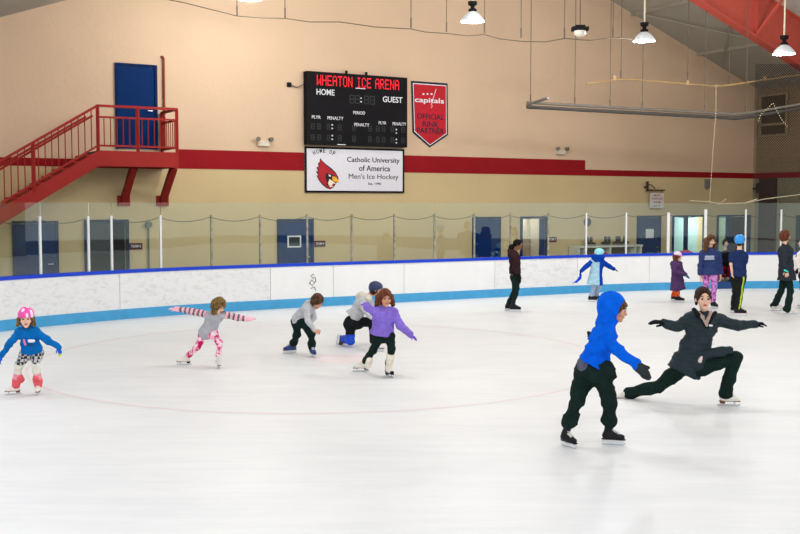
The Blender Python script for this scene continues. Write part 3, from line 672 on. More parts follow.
# ---------------------------------------------------------------- lamps
m_ref = mat('lamp_reflector', (225, 228, 232), .35, .0, spec=.5); m_lampglow = mat('lamp_glow', (255, 252, 245), .5, 0, emit=9.0); m_rod = mat('cream_rod', (214, 200, 172), .5)
def high_bay(px, py, D, lab, rodm=m_rod):
    p = at(px, py, D); u = (p-W0).dot(T); off = (p-W0).dot(N); zr = roof_z(u)-.02
    t = thing('pendant_lamp', lab, 'pendant lamp', (p.x, p.y, p.z-.14), 'high bay lamps')
    mb = MB(); mb.lathe(p+Z*-.14, [(.285, 0), (.275, .02), (.235, .09), (.16, .17), (.1, .21), (.07, .24)], 28); mb.lathe(p+Z*-.14, [(.278, .004), (.225, .09), (.15, .165), (.02, .2)], 28); mb.build('lamp_shade', m_ref, t, smooth=True)
    mb = MB(); mb.lathe(p+Z*-.14, [(.0, .0), (.12, -.004), (.24, .01), (.27, .025)], 28); mb.build('lamp_lens', m_lampglow, t, smooth=True)
    mb = MB(); mb.lathe(p+Z*.08, [(.0, .0), (.085, .0), (.1, .03), (.1, .06), (.05, .09), (.05, .14), (.1, .16), (.11, .24), (.0, .26)], 16); mb.build('ballast', m_blk, t)
    mb = MB(); mb.tube([p+Z*.33, Vector((p.x, p.y, zr))], .022, 8); mb.build('hanging_rod', rodm, t)
    l = bpy.data.lights.new('lamp_light', 'POINT'); l.shadow_soft_size = .3; l.energy = LAMP_W; l.color = (.97, .99, 1.03); lo_ = bpy.data.objects.new('lamp_light', l); C.objects.link(lo_); lo_.location = (p.x, p.y, p.z-.5)
LAMP_W = 300
high_bay(472.5, 15.5, 24.5, 'lit white pendant lamp high above the scoreboard, left of the other lit lamps')
high_bay(644.3, 35.5, 26.5, 'lit white pendant lamp on a cream rod near the sloping roof edge')
high_bay(784, 48.5, 26.5, 'lit white pendant lamp in front of the red girder')
high_bay(250, -6.5, 25, 'lit pendant lamp cut off by the top edge, only its rim showing')
# more lamps of the same grid outside the frame
for x, y, e_ in ((-7, 14, 1), (-1, 15, 1), (5, 15, 1), (11, 16, 1), (-5, 6, 1), (3, 6, 1), (11, 6, 1), (17, 20, .7), (3, 22, .6), (-6, 20, .8), (3, -3, 1), (-6, -3, 1), (12, -3, 1)):
    l = bpy.data.lights.new('lamp_light', 'POINT'); l.shadow_soft_size = .4; l.energy = LAMP_W*1.5*e_; l.color = (.97, .99, 1.03); lo_ = bpy.data.objects.new('lamp_light', l); C.objects.link(lo_); lo_.location = (x, y, 7.6)
# unlit work light
p = at(580, 31.5, 25.5); t = thing('flood_light', 'unlit black flood light with clear lens hanging between two lit lamps', 'flood light', (p.x, p.y, p.z-.2))
mb = MB(); mb.box(p+Z*.06, Vector((.2, 0, 0)), Vector((0, .12, 0)), Z*.045); mb.box(p+Z*.12, Vector((.12, 0, 0)), Vector((0, .08, 0)), Z*.03); mb.build('housing', m_blk, t)
mb = MB(); mb.lathe(p+Z*-.14, [(.0, .0), (.09, .02), (.15, .08), (.15, .15)], 18); mb.build('lens', mat('clear_lens', (196, 188, 170), .2, .1, spec=.7), t, smooth=True)
mb = MB(); u = (p-W0).dot(T); mb.tube([p+Z*.14, p+Z*(.14+3.2)], .012, 6); mb.build('hanging_cable', m_cord, t)
# net truss following the boards
m_tr = mat('galvanised_grey', (104, 96, 86), .45, .1, 6, spec=.5)
def off_curve(p0, p1, step=.6, out=-.05):
    s0, s1 = bs_px(p0), bs_px(p1); n = int((s1-s0)/step)+1; L_ = []
    for i in range(n+1):
        s = s0+(s1-s0)*i/n; d_, w_ = bdir(s); L_.append(bpt(s)+w_*out)
    return L_
def zray(p, py):      # height of the pixel row at this plan point
    px = 400+F_PX*p.x/p.y; return at(px, py, p.y).z
nt_ = thing('net_truss', 'long dark grey suspended pipe frame running below the ceiling on the right', 'net frame', bpt(bs_px(640))+Z*5)
cv = off_curve(527, 830)
rows = []
for p in cv:
    px = 400+F_PX*p.x/p.y; yy = 107+(118.5-107)*min(1, (px-527)/210) if px < 737 else 118.5-(px-737)*.17
    rows.append(p+Z*zray(p, yy))
mb = MB(); mb.tube(rows, .05, 8); mb.build('lower_pipe', mat('dark_pipe', (64, 60, 56), .5), nt_)
mb = MB(); mb.tube([p+Z*.12-Vector((0, 0, 0)) for p in rows], .04, 8); mb.build('upper_pipe', m_tr, nt_)
e0 = rows[0]; mb = MB(); mb.tube([e0, e0+Vector((-.0, .0, .06)), e0+Vector((.45, -.8, .16))], .04, 8); mb.build('end_pipe', m_tr, nt_)
gp = off_curve(591, 830, .5, -.3); rows = []
for p in gp:
    px = 400+F_PX*p.x/p.y; yy = 83.5-5*min(1, max(0, (px-591)/27)) if px < 619 else (78.5+(86.5-78.5)*(px-619)/98 if px < 717 else 86.5-(px-717)*.15)
    rows.append(p+Z*zray(p, yy))
mb = MB(); mb.tube(rows, .028, 7)
for i in range(2, len(rows), 5): mb.box(rows[i]+Z*.04, Vector((.04, 0, 0)), Vector((0, .04, 0)), Z*.07)
o = mb.build('gas_pipe', mat('tan_pipe', (160, 128, 84), .5), loc=rows[len(rows)//2]); tag(o, 'thin tan pipe hanging high above the grey pipe frame on the right', 'pipe')
# hanging wires: each one separate
m_wire = mat('thin_wire', (92, 80, 66), .7, 0)
def wire(px, y0, y1, D, lab, grp):
    a_ = at(px, y1, D); u = (a_-W0).dot(T); mb = MB(); top = Vector((a_.x, a_.y, max(roof_z(u)-.02, a_.z+.3)))
    mb.tube([a_, top], .012, 5); mb.tube([a_, a_+Z*.25], .022, 5); o = mb.build('hanging_wire', m_wire, loc=a_); tag(o, lab, 'wire', grp)
for px, y1 in ((71, -3), (143, -1), (164, 0.5), (237, 16), (285, 18), (411, 28), (446.5, 32), (484.5, 33), (521, 38), (564.5, 38), (613, 37)):
    if y1 > 2: wire(px, 0, y1, 26.5, 'short ceiling wire holding up the sagging cord high on the wall', 'ceiling wires along the sagging cord')
for px in (530.5, 574.8, 610, 642.3, 704.5, 746): 
    p = bpt(bs_px(px)); yy = 107+(118.5-107)*min(1, (px-527)/210) if px < 737 else 117; wire(px, 0, yy-3, p.y+.02, 'long thin wire holding the grey pipe frame from the ceiling', 'wires holding the pipe frame')
for px in (621, 687.7, 729): 
    p = bpt(bs_px(px)); wire(px, 0, 80 if px < 700 else 84, p.y+.35, 'thin wire holding the tan pipe from the ceiling', 'wires holding the tan pipe')
cat_pts = [(150, -4), (185, 3), (237, 16), (260, 18), (285, 18.5), (310, 22), (340, 22), (375, 27), (411, 29), (425, 32), (446, 33.5), (468, 36), (484, 34.5), (500, 39), (522, 41.5), (545, 42), (565, 38.5), (590, 40.5), (613, 37.5), (632, 39)]
mb = MB(); P_ = [at(a_, b_, 26.5) for a_, b_ in cat_pts]; mb.tube(P_, .013, 5); o = mb.build('cord', m_wire, loc=P_[8]); tag(o, 'thin cord sagging in loops high across the beige wall', 'cord')
# safety net on the right
m_net = mat('black_net', (26, 24, 22), .8, 0)
nb = MB(); s0, s1 = bs_px(752), bs_px(842); NL = s1-s0; z0_, z1_ = 2.53, 6.6; HH = z1_-z0_; st_ = .075
def npt(s, z): d_, w_ = bdir(s); return bpt(s)-w_*.03+Z*z
k = -int(HH/st_)
while k*st_ < NL:
    for sg_ in (0, 1):
        a0 = max(0, k*st_); a1 = min(NL, k*st_+HH)
        if a1 > a0+.05:
            zz0, zz1 = a0-k*st_, a1-k*st_
            if sg_: zz0, zz1 = HH-zz0, HH-zz1
            n_ = max(2, int((a1-a0)/.5)); Q = [npt(s0+a0+(a1-a0)*i/n_, z0_+zz0+(zz1-zz0)*i/n_) for i in range(n_+1)]
            nb.tube(Q, .0075, 3, caps=False)
    k += 1
o = nb.build('safety_net', m_net, loc=npt(s0+NL/2, z0_)); tag(o, 'black mesh safety net hanging above the glass at the right end', 'net')
# string of fairy lights
m_bulb = mat('warm_bulb', (222, 204, 164), .5, 0, emit=.2)
def fairy(pts, D, lab, n):
    P_ = [at(a_, b_, D) for a_, b_ in pts]; t = thing('string_lights', lab, 'string lights', P_[-1]); mb = MB(); mb.tube(P_, .004, 4); mb.build('wire', m_wire, t)
    L_ = [0.0]
    for a_, b_ in zip(P_[:-1], P_[1:]): L_.append(L_[-1]+(b_-a_).length)
    mb = MB()
    for i in range(n):
        s = L_[-1]*(i+.5)/n; j = max(q for q in range(len(P_)-1) if L_[q] <= s); p = P_[j].lerp(P_[j+1], (s-L_[j])/(L_[j+1]-L_[j])); mb.box(p, Vector((.008, 0, 0)), Vector((0, .008, 0)), Z*.011)
    o = mb.build('bulb_string', m_bulb, t); o['kind'] = 'stuff'
fairy([(716, 84), (716, 110), (713, 150), (711, 180), (709.5, 202)], 29.3, 'string of tiny warm lights hanging straight down beside the right doorways', 46)
fairy([(758, 122), (761, 114), (767, 109), (773, 103), (777, 111), (782, 120), (788, 127)], 30.0, 'short string of tiny warm lights looped by the side wall window', 20)
mb = MB(); P_ = [at(a_, b_, 29.6) for a_, b_ in ((690, 200.5), (706, 201.5), (720, 203.5), (745, 203), (765, 199), (800, 194.5), (820, 192))]; mb.tube(P_, .014, 6)  # whitish reflection streaks on the glass, shaped as thin tubes
mb.tube([at(718, 205, 29.6), at(726, 199, 29.6)], .012, 5); mb.tube([at(745, 203, 29.6), at(757, 199, 29.6)], .018, 5)
o = mb.build('reflection_streak', mat('pale_streak', (166, 154, 124), .7), loc=P_[3]); tag(o, 'pale streak of reflection along the top of the glass at the right', 'reflection_streak')

# ---------------------------------------------------------------- skate shelf and the skates on it
SO = .45; u0, zt = wall_uz(577, 246.2, SO); u1, _ = wall_uz(641, 246, SO)
sh = thing('skate_shelf', 'white low shelf unit with skates on it against the wall behind the glass', 'shelf', wpt((u0+u1)/2, 0, .3))
m_sw = mat('shelf_white', (222, 220, 206), .5); mb = MB(); mb.wbox(u0, u1, zt-.06, zt, .05, SO+.1); mb.build('shelf_top', m_sw, sh)
mb = MB(); mb.wbox(u0, u1, .5, .55, .05, SO+.1); mb.build('shelf_board', m_sw, sh)
for px in (577.5, 583.5, 609, 634, 639.5):
    u = wall_uz(px, 250, SO)[0]; mb = MB(); mb.wbox(u-.03, u+.03, 0, zt-.06, .06, SO+.08); mb.build('upright', m_sw, sh)
mb = MB(); mb.wbox(u0+.05, u1-.05, .02, zt-.07, .02, .05); mb.build('back_panel', mat('shelf_back', (112, 106, 84), .7), sh)
def loose_skate(px, off, dirn, col, lab, z=None):
    z = zt if z is None else z
    u = wall_uz(px, 244, off)[0]; t = thing('ice_skate', lab, 'ice skate', wpt(u, z, off), 'skates on the shelf'); b = wpt(u, z, off); fx = T*dirn
    S = Sdf(.02); v = lambda x, zz: b+fx*x+Z*zz
    S.cap(v(-.08, .09), v(.1, .075), .045, .035); S.cap(v(-.07, .1), v(-.06, .25), .05, .055); S.build('boot', col, t, .014)
    mb = MB(); mb.bar(v(-.12, .02), v(.13, .02), .012, .03); mb.bar(v(-.07, .03), v(-.07, .06), .03); mb.bar(v(.08, .03), v(.08, .06), .03); mb.build('blade', m_chr, t)
m_bb = mat('black_boot_leather', (30, 30, 32), .5, .1, 20, spec=.4); m_bbr = mat('brown_boot_leather', (66, 40, 34), .5)
for px, of, dn, c_, lab in ((588.5, .25, 1, m_bb, 'black skate on the shelf, the far left one behind the post'), (592.5, .4, 1, m_bb, 'black skate second from left on the shelf top'), (604, .3, -1, m_bb, 'black skate pointing left in the middle of the shelf top'), (607.5, .45, -1, m_bb, 'black skate in the middle of the shelf, right half of the pair'),
    (615.5, .3, -1, m_bbr, 'brownish skate on the shelf right of the middle pair'), (620.5, .45, 1, m_bb, 'black skate on the shelf just left of the right post'), (626, .25, 1, m_bb, 'black skate partly behind the right post above the shelf')):
    loose_skate(px, of, dn, c_, lab)
loose_skate(606, .35, -1, m_bb, 'dark skate on the lower board inside the shelf', .55)
# pink bag tops showing over the boards
for px, lab in ((610, 'bright pink bag top showing just above the boards by the shelf'), (694, 'bright pink bag top showing above the boards under the glass doors')):
    p = bpt(bs_px(px)); d_, w_ = bdir(bs_px(px)); c_ = p-w_*.45; S = Sdf(.03); S.ell(c_+Z*.9, (.3, .14, .24)); S.cap(c_+d_*-.2+Z*.5, c_+d_*.2+Z*.5, .17, .17); S.cap(c_+d_*-.2+Z*.2, c_+d_*.2+Z*.2, .19, .19)
    t = thing('bag', lab, 'bag', c_); S.build('bag_body', mat('hot_pink_cloth', (226, 40, 120), .7), t, .025); mb = MB(); mb.tube([c_+d_*-.1+Z*1.1, c_+Z*1.2, c_+d_*.1+Z*1.1], .012, 6); mb.build('carry_loop', m_blk, t)
# ================================================================== PEOPLE
SKIN_L = mat('fair_skin', (232, 186, 160), .55, .03, 8, spec=.35); SKIN_M = mat('tan_skin', (206, 150, 116), .55, .03, 8); SKIN_D = mat('brown_skin', (128, 84, 62), .55, .03, 8)
LIP = mat('lip_pink', (188, 92, 88), .5, 0); LIPD = mat('lip_brown', (120, 66, 58), .5, 0)
EYEW = mat('eye_white', (236, 232, 228), .25, 0); EYEI = mat('iris_dark', (38, 26, 20), .2, 0)
def hairmat(name, rgb, rgb2):
    m = bpy.data.materials.new(name); m.use_nodes = True; nt = m.node_tree; b = nt.nodes['Principled BSDF']; L = nt.links.new
    tc = nt.nodes.new('ShaderNodeTexCoord'); mp = nt.nodes.new('ShaderNodeMapping'); mp.inputs['Scale'].default_value = (60, 60, 9); n = nt.nodes.new('ShaderNodeTexNoise'); n.inputs['Scale'].default_value = 1; n.inputs['Detail'].default_value = 3
    r = nt.nodes.new('ShaderNodeValToRGB'); r.color_ramp.elements[0].position = .38; r.color_ramp.elements[1].position = .66; r.color_ramp.elements[0].color = lin(rgb); r.color_ramp.elements[1].color = lin(rgb2)
    L(tc.outputs['Object'], mp.inputs['Vector']); L(mp.outputs['Vector'], n.inputs['Vector']); L(n.outputs['Fac'], r.inputs['Fac']); L(r.outputs['Color'], b.inputs['Base Color']); b.inputs['Roughness'].default_value = .6; b.inputs['Specular IOR Level'].default_value = .12
    bp = nt.nodes.new('ShaderNodeBump'); bp.inputs['Strength'].default_value = .5; bp.inputs['Distance'].default_value = .006; L(n.outputs['Fac'], bp.inputs['Height']); L(bp.outputs['Normal'], b.inputs['Normal']); return m
def V3(a): return np.array([a[0], a[1], a[2]], float)
def unit(v): v = V3(v); return v/np.linalg.norm(v)
class Head:
    def __init__(s, c, az, pitch=0, roll=0, hs=1.0):
        a, p = math.radians(az), math.radians(pitch)
        s.c = V3(c); s.F = np.array([math.cos(a)*math.cos(p), math.sin(a)*math.cos(p), math.sin(p)]); R = np.array([math.sin(a), -math.cos(a), 0.]); U = np.cross(R, s.F)
        r = math.radians(roll); s.R = R*math.cos(r)+U*math.sin(r); s.U = np.cross(s.R, s.F); s.h = hs
        s.M = np.array([s.F, s.R, s.U])
    def p(s, f, r, u): return s.c+(s.F*f+s.R*r+s.U*u)*s.h
    def ell(s, S, f, r, u, rad, **kw): S.ell(s.p(f, r, u), np.array(rad)*s.h, s.M, **kw)
def head_skin(S, H):
    h = H.h
    H.ell(S, -.012, 0, .03, (.094, .074, .088), k=.02*h); H.ell(S, .028, 0, -.04, (.06, .056, .074), k=.03*h)
    S.cap(H.p(.06, 0, -.1), H.p(.055, 0, -.098), .021*h, k=.02*h); S.cap(H.p(.082, 0, .005), H.p(.103, 0, -.03), .008*h, .0125*h, k=.012*h)
    for q in (-1, 1):
        H.ell(S, -.01, q*.076, -.012, (.02, .009, .03), k=.006*h); S.ell(H.p(.104, q*.032, .006), np.array((.018, .019, .013))*h, H.M, k=.012*h, sub=True)
        S.cap(H.p(.075, q*.044, -.03), H.p(.07, q*.046, -.032), .02*h, k=.02*h)
    H.ell(S, .083, 0, -.063, (.012, .023, .008), k=.006*h)
def add_face(root, H, brow):
    mb = MB()
    for q in (-1, 1):
        c = H.p(.0795, q*.032, .004); r = .0118*H.h; vs = []; fs = []; mi = []; n, m = 12, 8
        for i in range(m+1):
            th = math.pi*i/m
            for j in range(n):
                ph = 2*math.pi*j/n; d = H.F*math.cos(th)+(H.R*math.cos(ph)+H.U*math.sin(ph))*math.sin(th); vs.append(Vector(c+d*r))
        e = MB()
        for i in range(m):
            for j in range(n): e.add([], []); fs.append((i*n+j, i*n+(j+1) % n, (i+1)*n+(j+1) % n, (i+1)*n+j)); mi.append(1 if i < 3 else 0)
        e.v = vs; e.f = fs; e.mi = mi; e.build('eye', [EYEW, EYEI], root, smooth=True)
        mb.tube([Vector(H.p(.087, q*.016, .027)), Vector(H.p(.088, q*.032, .033)), Vector(H.p(.076, q*.05, .027))], [.0035*H.h, .004*H.h, .002*H.h], 6)
    mb.build('eyebrow', brow, root)
def hand_sdf(w, tip, nrm, k, curl=.35, thumb=1, mitt=False, spread=1.0):
    """wrist w, direction towards tip, nrm = back-of-hand normal; returns Sdf"""
    S = Sdf(.008); w = V3(w); d = unit(V3(tip)-w); n = unit(nrm); n = unit(n-d*(n@d)); l = np.cross(d, n)*thumb
    P = lambda a, b, c: w+(d*a+l*b+n*c)*k
    if mitt:
        S.cap(P(-.03, 0, 0), P(.03, 0, 0), .04*k, .042*k, flat=(n, .75)); S.cap(P(.02, 0, 0), P(.12, 0, -.01), .043*k, .042*k, flat=(n, .55), k=.02); S.cap(P(.12, 0, -.01), P(.155, 0, -.02), .042*k, .03*k, flat=(n, .55)); S.cap(P(.04, .03, 0), P(.095, .06, -.01), .017*k, .015*k, k=.012); return S
    S.cap(P(-.05, 0, 0), P(.015, 0, 0), .03*k, .029*k, flat=(n, .8)); S.cap(P(.01, 0, 0), P(.075, 0, 0), .034*k, .038*k, flat=(n, .42), k=.02)
    for i, (b, L_) in enumerate(((.03, .066), (.0105, .075), (-.0095, .07), (-.028, .054))):
        c1, c2 = curl*(.6+.1*i), curl*(1.5+.15*i); sp = b*.35*spread
        p0 = P(.07, b, 0); p1 = p0+(d*math.cos(c1)-n*math.sin(c1)+l*sp*4)*L_*.55*k; p2 = p1+(d*math.cos(c2)-n*math.sin(c2)+l*sp*2)*L_*.5*k
        S.cap(p0, p1, .0098*k, .009*k, k=.006); S.cap(p1, p2, .009*k, .0075*k, k=.003)
    S.cap(P(.02, .026, -.004), P(.05, .055, -.012), .0125*k, .011*k, k=.012); S.cap(P(.05, .055, -.012), P(.082, .062, -.02), .011*k, .009*k, k=.004)
    return S
BLADE = mat('skate_steel', (200, 204, 208), .2, 0, metal=1.0)
def skate(root, G, F, U, L, style, knee, cols):
    G = V3(G); F = unit(F); U = unit(V3(U)); U = unit(U-F*(U@F)); R = np.cross(F, U); s = L/.29; M = np.array([F, R, U])
    P = lambda a, b, c: G+(F*a+R*b+U*c)*s
    an = P(-.055, 0, .155); kd = unit(V3(knee)-an) if knee is not None else U; top = an+kd*.1*s
    hock = style == 'hockey'; z0 = .062 if hock else .06
    S = Sdf(.018*s); S.cap(P(-.085, 0, z0+.045), P(.0, 0, z0+.045), .042*s, .043*s); S.cap(P(.0, 0, z0+.04), P(.1, 0, z0+.03), .043*s, .034*s, k=.03*s); S.cap(P(-.06, 0, z0+.05), an, .045*s, .042*s, k=.03*s)
    S.cap(an, top, .043*s, .05*s, k=.03*s); S.cap(P(-.02, 0, z0+.09), P(.04, 0, z0+.06), .03*s, .025*s, k=.03*s)
    S.box(P(0, 0, z0-.06), np.array((.3, .2, .062))*s, M, sub=True, k=.002); 
    bt = S.build('skate', cols[0], root, .0085*max(s, .8))
    mb = MB(); v = lambda a, b, c: Vector(P(a, b, c)); f_, r_, u_ = Vector(F)*s, Vector(R)*s, Vector(U)*s
    # sole
    S2 = Sdf(.01); S2.cap(P(-.105, 0, z0+.004), P(.115, 0, z0+.004), .034*s, .036*s, flat=(U, .25)); S2.build('sole', cols[1], bt, .009*s)
    if hock:
        mb.box(v(0, 0, .03), f_*.13, r_*.01, u_*.016); mb.box(v(-.075, 0, .052), f_*.042, r_*.018, u_*.016); mb.box(v(.07, 0, .052), f_*.042, r_*.018, u_*.016); mb.build('blade_holder', cols[3], bt)
        mb = MB(); mb.poly([v(-.135, .003, .03), v(-.125, .003, .004), v(-.1, .003, 0), v(.11, .003, 0), v(.135, .003, .008), v(.142, .003, .03)], -Vector(R), .006*s); mb.build('blade', BLADE, bt)
    else:
        mb.box(v(-.085, 0, .05), f_*.032, r_*.026, u_*.018); mb.build('heel', cols[1], bt)
        mb = MB(); mb.poly([v(-.15, .003, .022), v(-.15, .003, .002), v(-.12, .003, 0), v(.11, .003, 0), v(.135, .003, .006), v(.15, .003, .03), v(.11, .003, .022)], -Vector(R), .006*s)
        for a_ in (-.085, .07): mb.box(v(a_, 0, .04), f_*.012, r_*.005, u_*.022)
        mb.build('blade', BLADE, bt)
    if cols[2] is not None:
        mb = MB(); kd_ = Vector(kd)
        for i in range(5):
            t = i/4; c = Vector(P(.065-.07*t, 0, z0+.075+.035*t)) if i < 4 else None
            if c is None: c = Vector(an)+f_*.045
            mb.tube([c-r_*.03+u_*-.002, c+u_*.013+f_*.004, c+r_*.03-u_*.002], .0065*s, 6)
        c = Vector(an)+f_*.048+kd_*.03*s; mb.tube([c-r_*.03, c+f_*.008, c+r_*.03], .005*s, 6); mb.tube([c, c+r_*.03-u_*.02+f_*.02], .004*s, 5); mb.tube([c, c-r_*.03-u_*.02+f_*.02], .004*s, 5)
        mb.build('laces', cols[2], bt)
    return an
def tor_axes(az):
    a = math.radians(az); F = np.array([math.cos(a), math.sin(a), 0.]); return F, np.array([math.sin(a), -math.cos(a), 0.])
def person(sp):
    k = sp['k']; G0 = ground(*sp['ref']); D = G0.y+sp.get('d', 0)
    J = lambda q: V3(at(q[0], q[1], D+(q[2] if len(q) > 2 else 0)))
    root = thing('person', sp['label'], 'person', (G0.x, G0.y, 0), sp.get('group'))
    vb, vc = sp.get('vb', .012), sp.get('vc', .014)
    F, R = tor_axes(sp['az'])
    pel, neck = J(sp['pel']), J(sp['neck']); ax = unit(neck-pel); cst = pel+(neck-pel)*.74; wst = pel+(neck-pel)*.32
    hd = sp['head']; H = Head(J(hd['c']), hd['az'], hd.get('pitch', 0), hd.get('roll', 0), hd['hs'])
    Fl = unit(F-ax*(F@ax))
    # ---- feet first
    legs = []
    for lg in sp['legs']:
        ft = lg['foot']; hp_, kn = J(lg['hip']), J(lg['knee'])
        if 'F' in ft: G = J(ft['at']); Fv, Uv = ft['F'], ft['U']
        else:
            G = V3(ground(*ft['g'])); a = math.radians(ft['az']); pt = math.radians(ft.get('pitch', 0)); Fv = (math.cos(a)*math.cos(pt), math.sin(a)*math.cos(pt), math.sin(pt)); rl_ = ft.get('roll', 0)
            Uv = (math.sin(rl_)*.9, 0, 1)
            if pt: G = G+np.array([0, 0, abs(math.sin(pt))*ft['L']*.42])
        an = skate(root, G, Fv, Uv, ft['L'], ft['style'], kn, ft['cols']); legs.append((hp_, kn, an))
    arms = []
    for ar in sp['arms']:
        arms.append(tuple(J(ar[q]) for q in ('sh', 'el', 'wr', 'tip')))
    if sp.get('dbg'):
        for h_, k_, a_ in legs: print(sp['label'][:30], 'thigh %.2f shin %.2f' % (np.linalg.norm(h_-k_)/k, np.linalg.norm(k_-a_)/k))
        for s_, e_, w_, t_ in arms: print('   upper %.2f fore %.2f' % (np.linalg.norm(s_-e_)/k, np.linalg.norm(e_-w_)/k))
        print('   torso %.2f' % (np.linalg.norm(neck-pel)/k), 'D', round(D, 2))
    # ---- body: one continuous surface
    S = Sdf(.03*k); head_skin(S, H)
    S.cap(H.p(-.02, 0, -.05), neck, .046*k, .052*k, k=.03*k)
    S.cap(neck, cst, .06*k, .1*k, flat=(Fl, .7)); S.cap(cst, pel, .105*k, .1*k, flat=(Fl, .7))
    for i, (s_, e_, w_, t_) in enumerate(arms):
        g = sp['arms'][i]; S.cap(neck-ax*.04*k, s_, .05*k, .045*k); S.cap(s_, e_, .04*k, .033*k); S.cap(e_, w_, .033*k, .024*k)
        if g.get('bare'):
            hs_ = hand_sdf(w_, t_, g['n'], k*g.get('hk', 1.0), g.get('curl', .4), g.get('th', 1)); S.p += hs_.p
        else: S.cap(w_, w_+unit(t_-w_)*.06*k, .022*k, .018*k)
    for h_, k_, a_ in legs:
        S.cap(pel, h_, .09*k, .08*k); S.cap(h_, k_, .065*k, .045*k); S.cap(k_, a_, .045*k, .03*k)
    lipc = H.p(.09, 0, -.063)
    S.build('body', [hd['skin'], hd.get('lip', LIP)], root, vb, mfun=lambda c: (np.linalg.norm((c-lipc)*np.array([1, 1, 1.6]), axis=1) < .021*H.h).astype(int))
    if not hd.get('away'): add_face(root, H, hd['brow'])
    # ---- hair
    hm = hd['hair']; st = hd.get('style', 'short')
    if hm is not None:
        S = Sdf(.02*H.h); B = hd.get('vol', 1.0)
        H.ell(S, -.016, 0, .034, (.1*B, .083*B, .095*B))
        if st in ('short', 'bob', 'long'): H.ell(S, -.04, 0, -.02, (.075*B, .078*B, .085*B))
        if st == 'curly':
            H.ell(S, -.03, 0, .0, (.09*B, .1*B, .11*B))
        L_ = hd.get('len', 0)
        if L_:
            for q in (-1, 1):
                a0 = H.p(-.01, q*.078, .0); b0 = a0+(-H.U*.4+np.array([0, 0, -.6]))*L_+H.R*q*.02*H.h; S.cap(a0, b0, .034*H.h*B, .028*H.h*B, k=.03)
            a0 = H.p(-.065, 0, -.02); b0 = a0+(-H.U*.4+np.array([0, 0, -.6]))*L_*1.05; S.cap(a0, b0, .06*H.h*B, .04*H.h*B, k=.04)
        fu = hd.get('fringe', .0); S.ell(H.p(.1, 0, -.036-fu), np.array((.075, .066, .09))*H.h, H.M, sub=True, k=.008)
        if hd.get('part'): S.cap(H.p(.09, 0, .085), H.p(-.02, 0, .14), .006*H.h, k=.004, sub=True)
        for q in hd.get('extra', ()): a_, b_ = J(q[0]), J(q[1]); S.cap(a_, b_, q[2], q[3], k=.02)
        S.build('hair', hm, root, vb, disp=folds(.0045*H.h, 70, 1) if st != 'slick' else folds(.002*H.h, 90, 1))
    # ---- headgear
    hg = hd.get('helmet')
    if hg:
        S = Sdf(.012*H.h); q = hg.get('s', 1.0); H.ell(S, -.012, 0, .05, (.125*q, .105*q, .1*q)); H.ell(S, -.05, 0, .02, (.085*q, .09*q, .09*q))
        S.ell(H.p(.1, 0, -.07), np.array((.13, .2, .1))*H.h, H.M, sub=True, k=.006); S.ell(H.p(0, 0, -.15), np.array((.3, .3, .115))*H.h, H.M, sub=True, k=.006)
        S.ell(H.p(-.012, 0, .02), np.array((.1, .082, .1))*H.h, H.M, sub=True, k=.003)
        for r_ in (-.04, 0, .04): 
            for f0, f1 in ((.06, .02), (-.04, -.09)): S.cap(H.p(f0, r_, .05+.092*q), H.p(f1, r_*1.1, .05+.098*q), .009*H.h, k=.003, sub=True)
        ms = hg['mats']; mf = None
        if len(ms) > 1:
            cth, uh = H.c, H.U; mf = lambda c: (((c-cth)@uh) < .042*H.h).astype(int) if hg.get('rim') else ((np.sin((c@H.R)*60)*np.sin((c@H.F)*50) > .35)).astype(int)
        ho = S.build('helmet', ms, root, min(vb, .01), mfun=mf)
        mb = MB()
        for q_ in (-1, 1): mb.tube([Vector(H.p(.02, q_*.088, .03)), Vector(H.p(.02, q_*.08, -.05)), Vector(H.p(.05, q_*.03, -.12)), Vector(H.p(.06, 0, -.125))], .006*H.h, 6)
        mb.build('chin_strap', mat('strap_black', (26, 26, 28), .6, 0), ho)
    ht = hd.get('hat')
    if ht:
        S = Sdf(.01); H.ell(S, -.01, 0, .055, (.112, .094, .09)); S.ell(H.p(0, 0, -.11), np.array((.3, .3, .14))*H.h, H.M, sub=True, k=.004)
        S.cap(H.p(.0, 0, .035), H.p(-.0, 0, .034), .01, k=.01)
        if ht.get('brim'): S.ell(H.p(.085, 0, .045), np.array((.07, .06, .012))*H.h, H.M, k=.01)
        cth, uh = H.c, H.U; S.build('hat', ht['mats'], root, min(vb, .01), mfun=(lambda c: (((c-cth)@uh) < .055*H.h).astype(int)) if len(ht['mats']) > 1 else None)
    hq = hd.get('hood')
    if hq:
        S = Sdf(.04*H.h); H.ell(S, hq.get('off', -.025), 0, .02, hq.get('r', (.125, .108, .132))); S.ell(neck-Fl*.03*k, np.array((.1, .12, .06))*k, np.array([Fl, R, ax]), k=.05)
        S.cap(H.p(-.05, 0, -.05), neck-Fl*.03, .09*H.h, .1*k, k=.05); 
        S.ell(H.p(*hq.get('cut', (.115, 0, -.01))), np.array(hq.get('cr', (.085, .088, .11)))*H.h, H.M, sub=True, k=.012)
        S.ell(H.p(-.0, 0, .01), np.array((.1, .086, .11))*H.h, H.M, sub=True, k=.004)
        S.build('hood', hq['mat'], root, vc*.8, disp=folds(.004, 26, 2))
    # ---- trousers
    tr = sp['pants']; w = tr.get('w', 1.0)*1.16; S = Sdf(.03*k)
    S.cap(legs[0][0], legs[1][0], .098*k*w, k=.04); S.cap((legs[0][0]+legs[1][0])/2, pel+ax*.06*k, .1*k*w, .11*k, flat=(Fl, .8), k=.04)
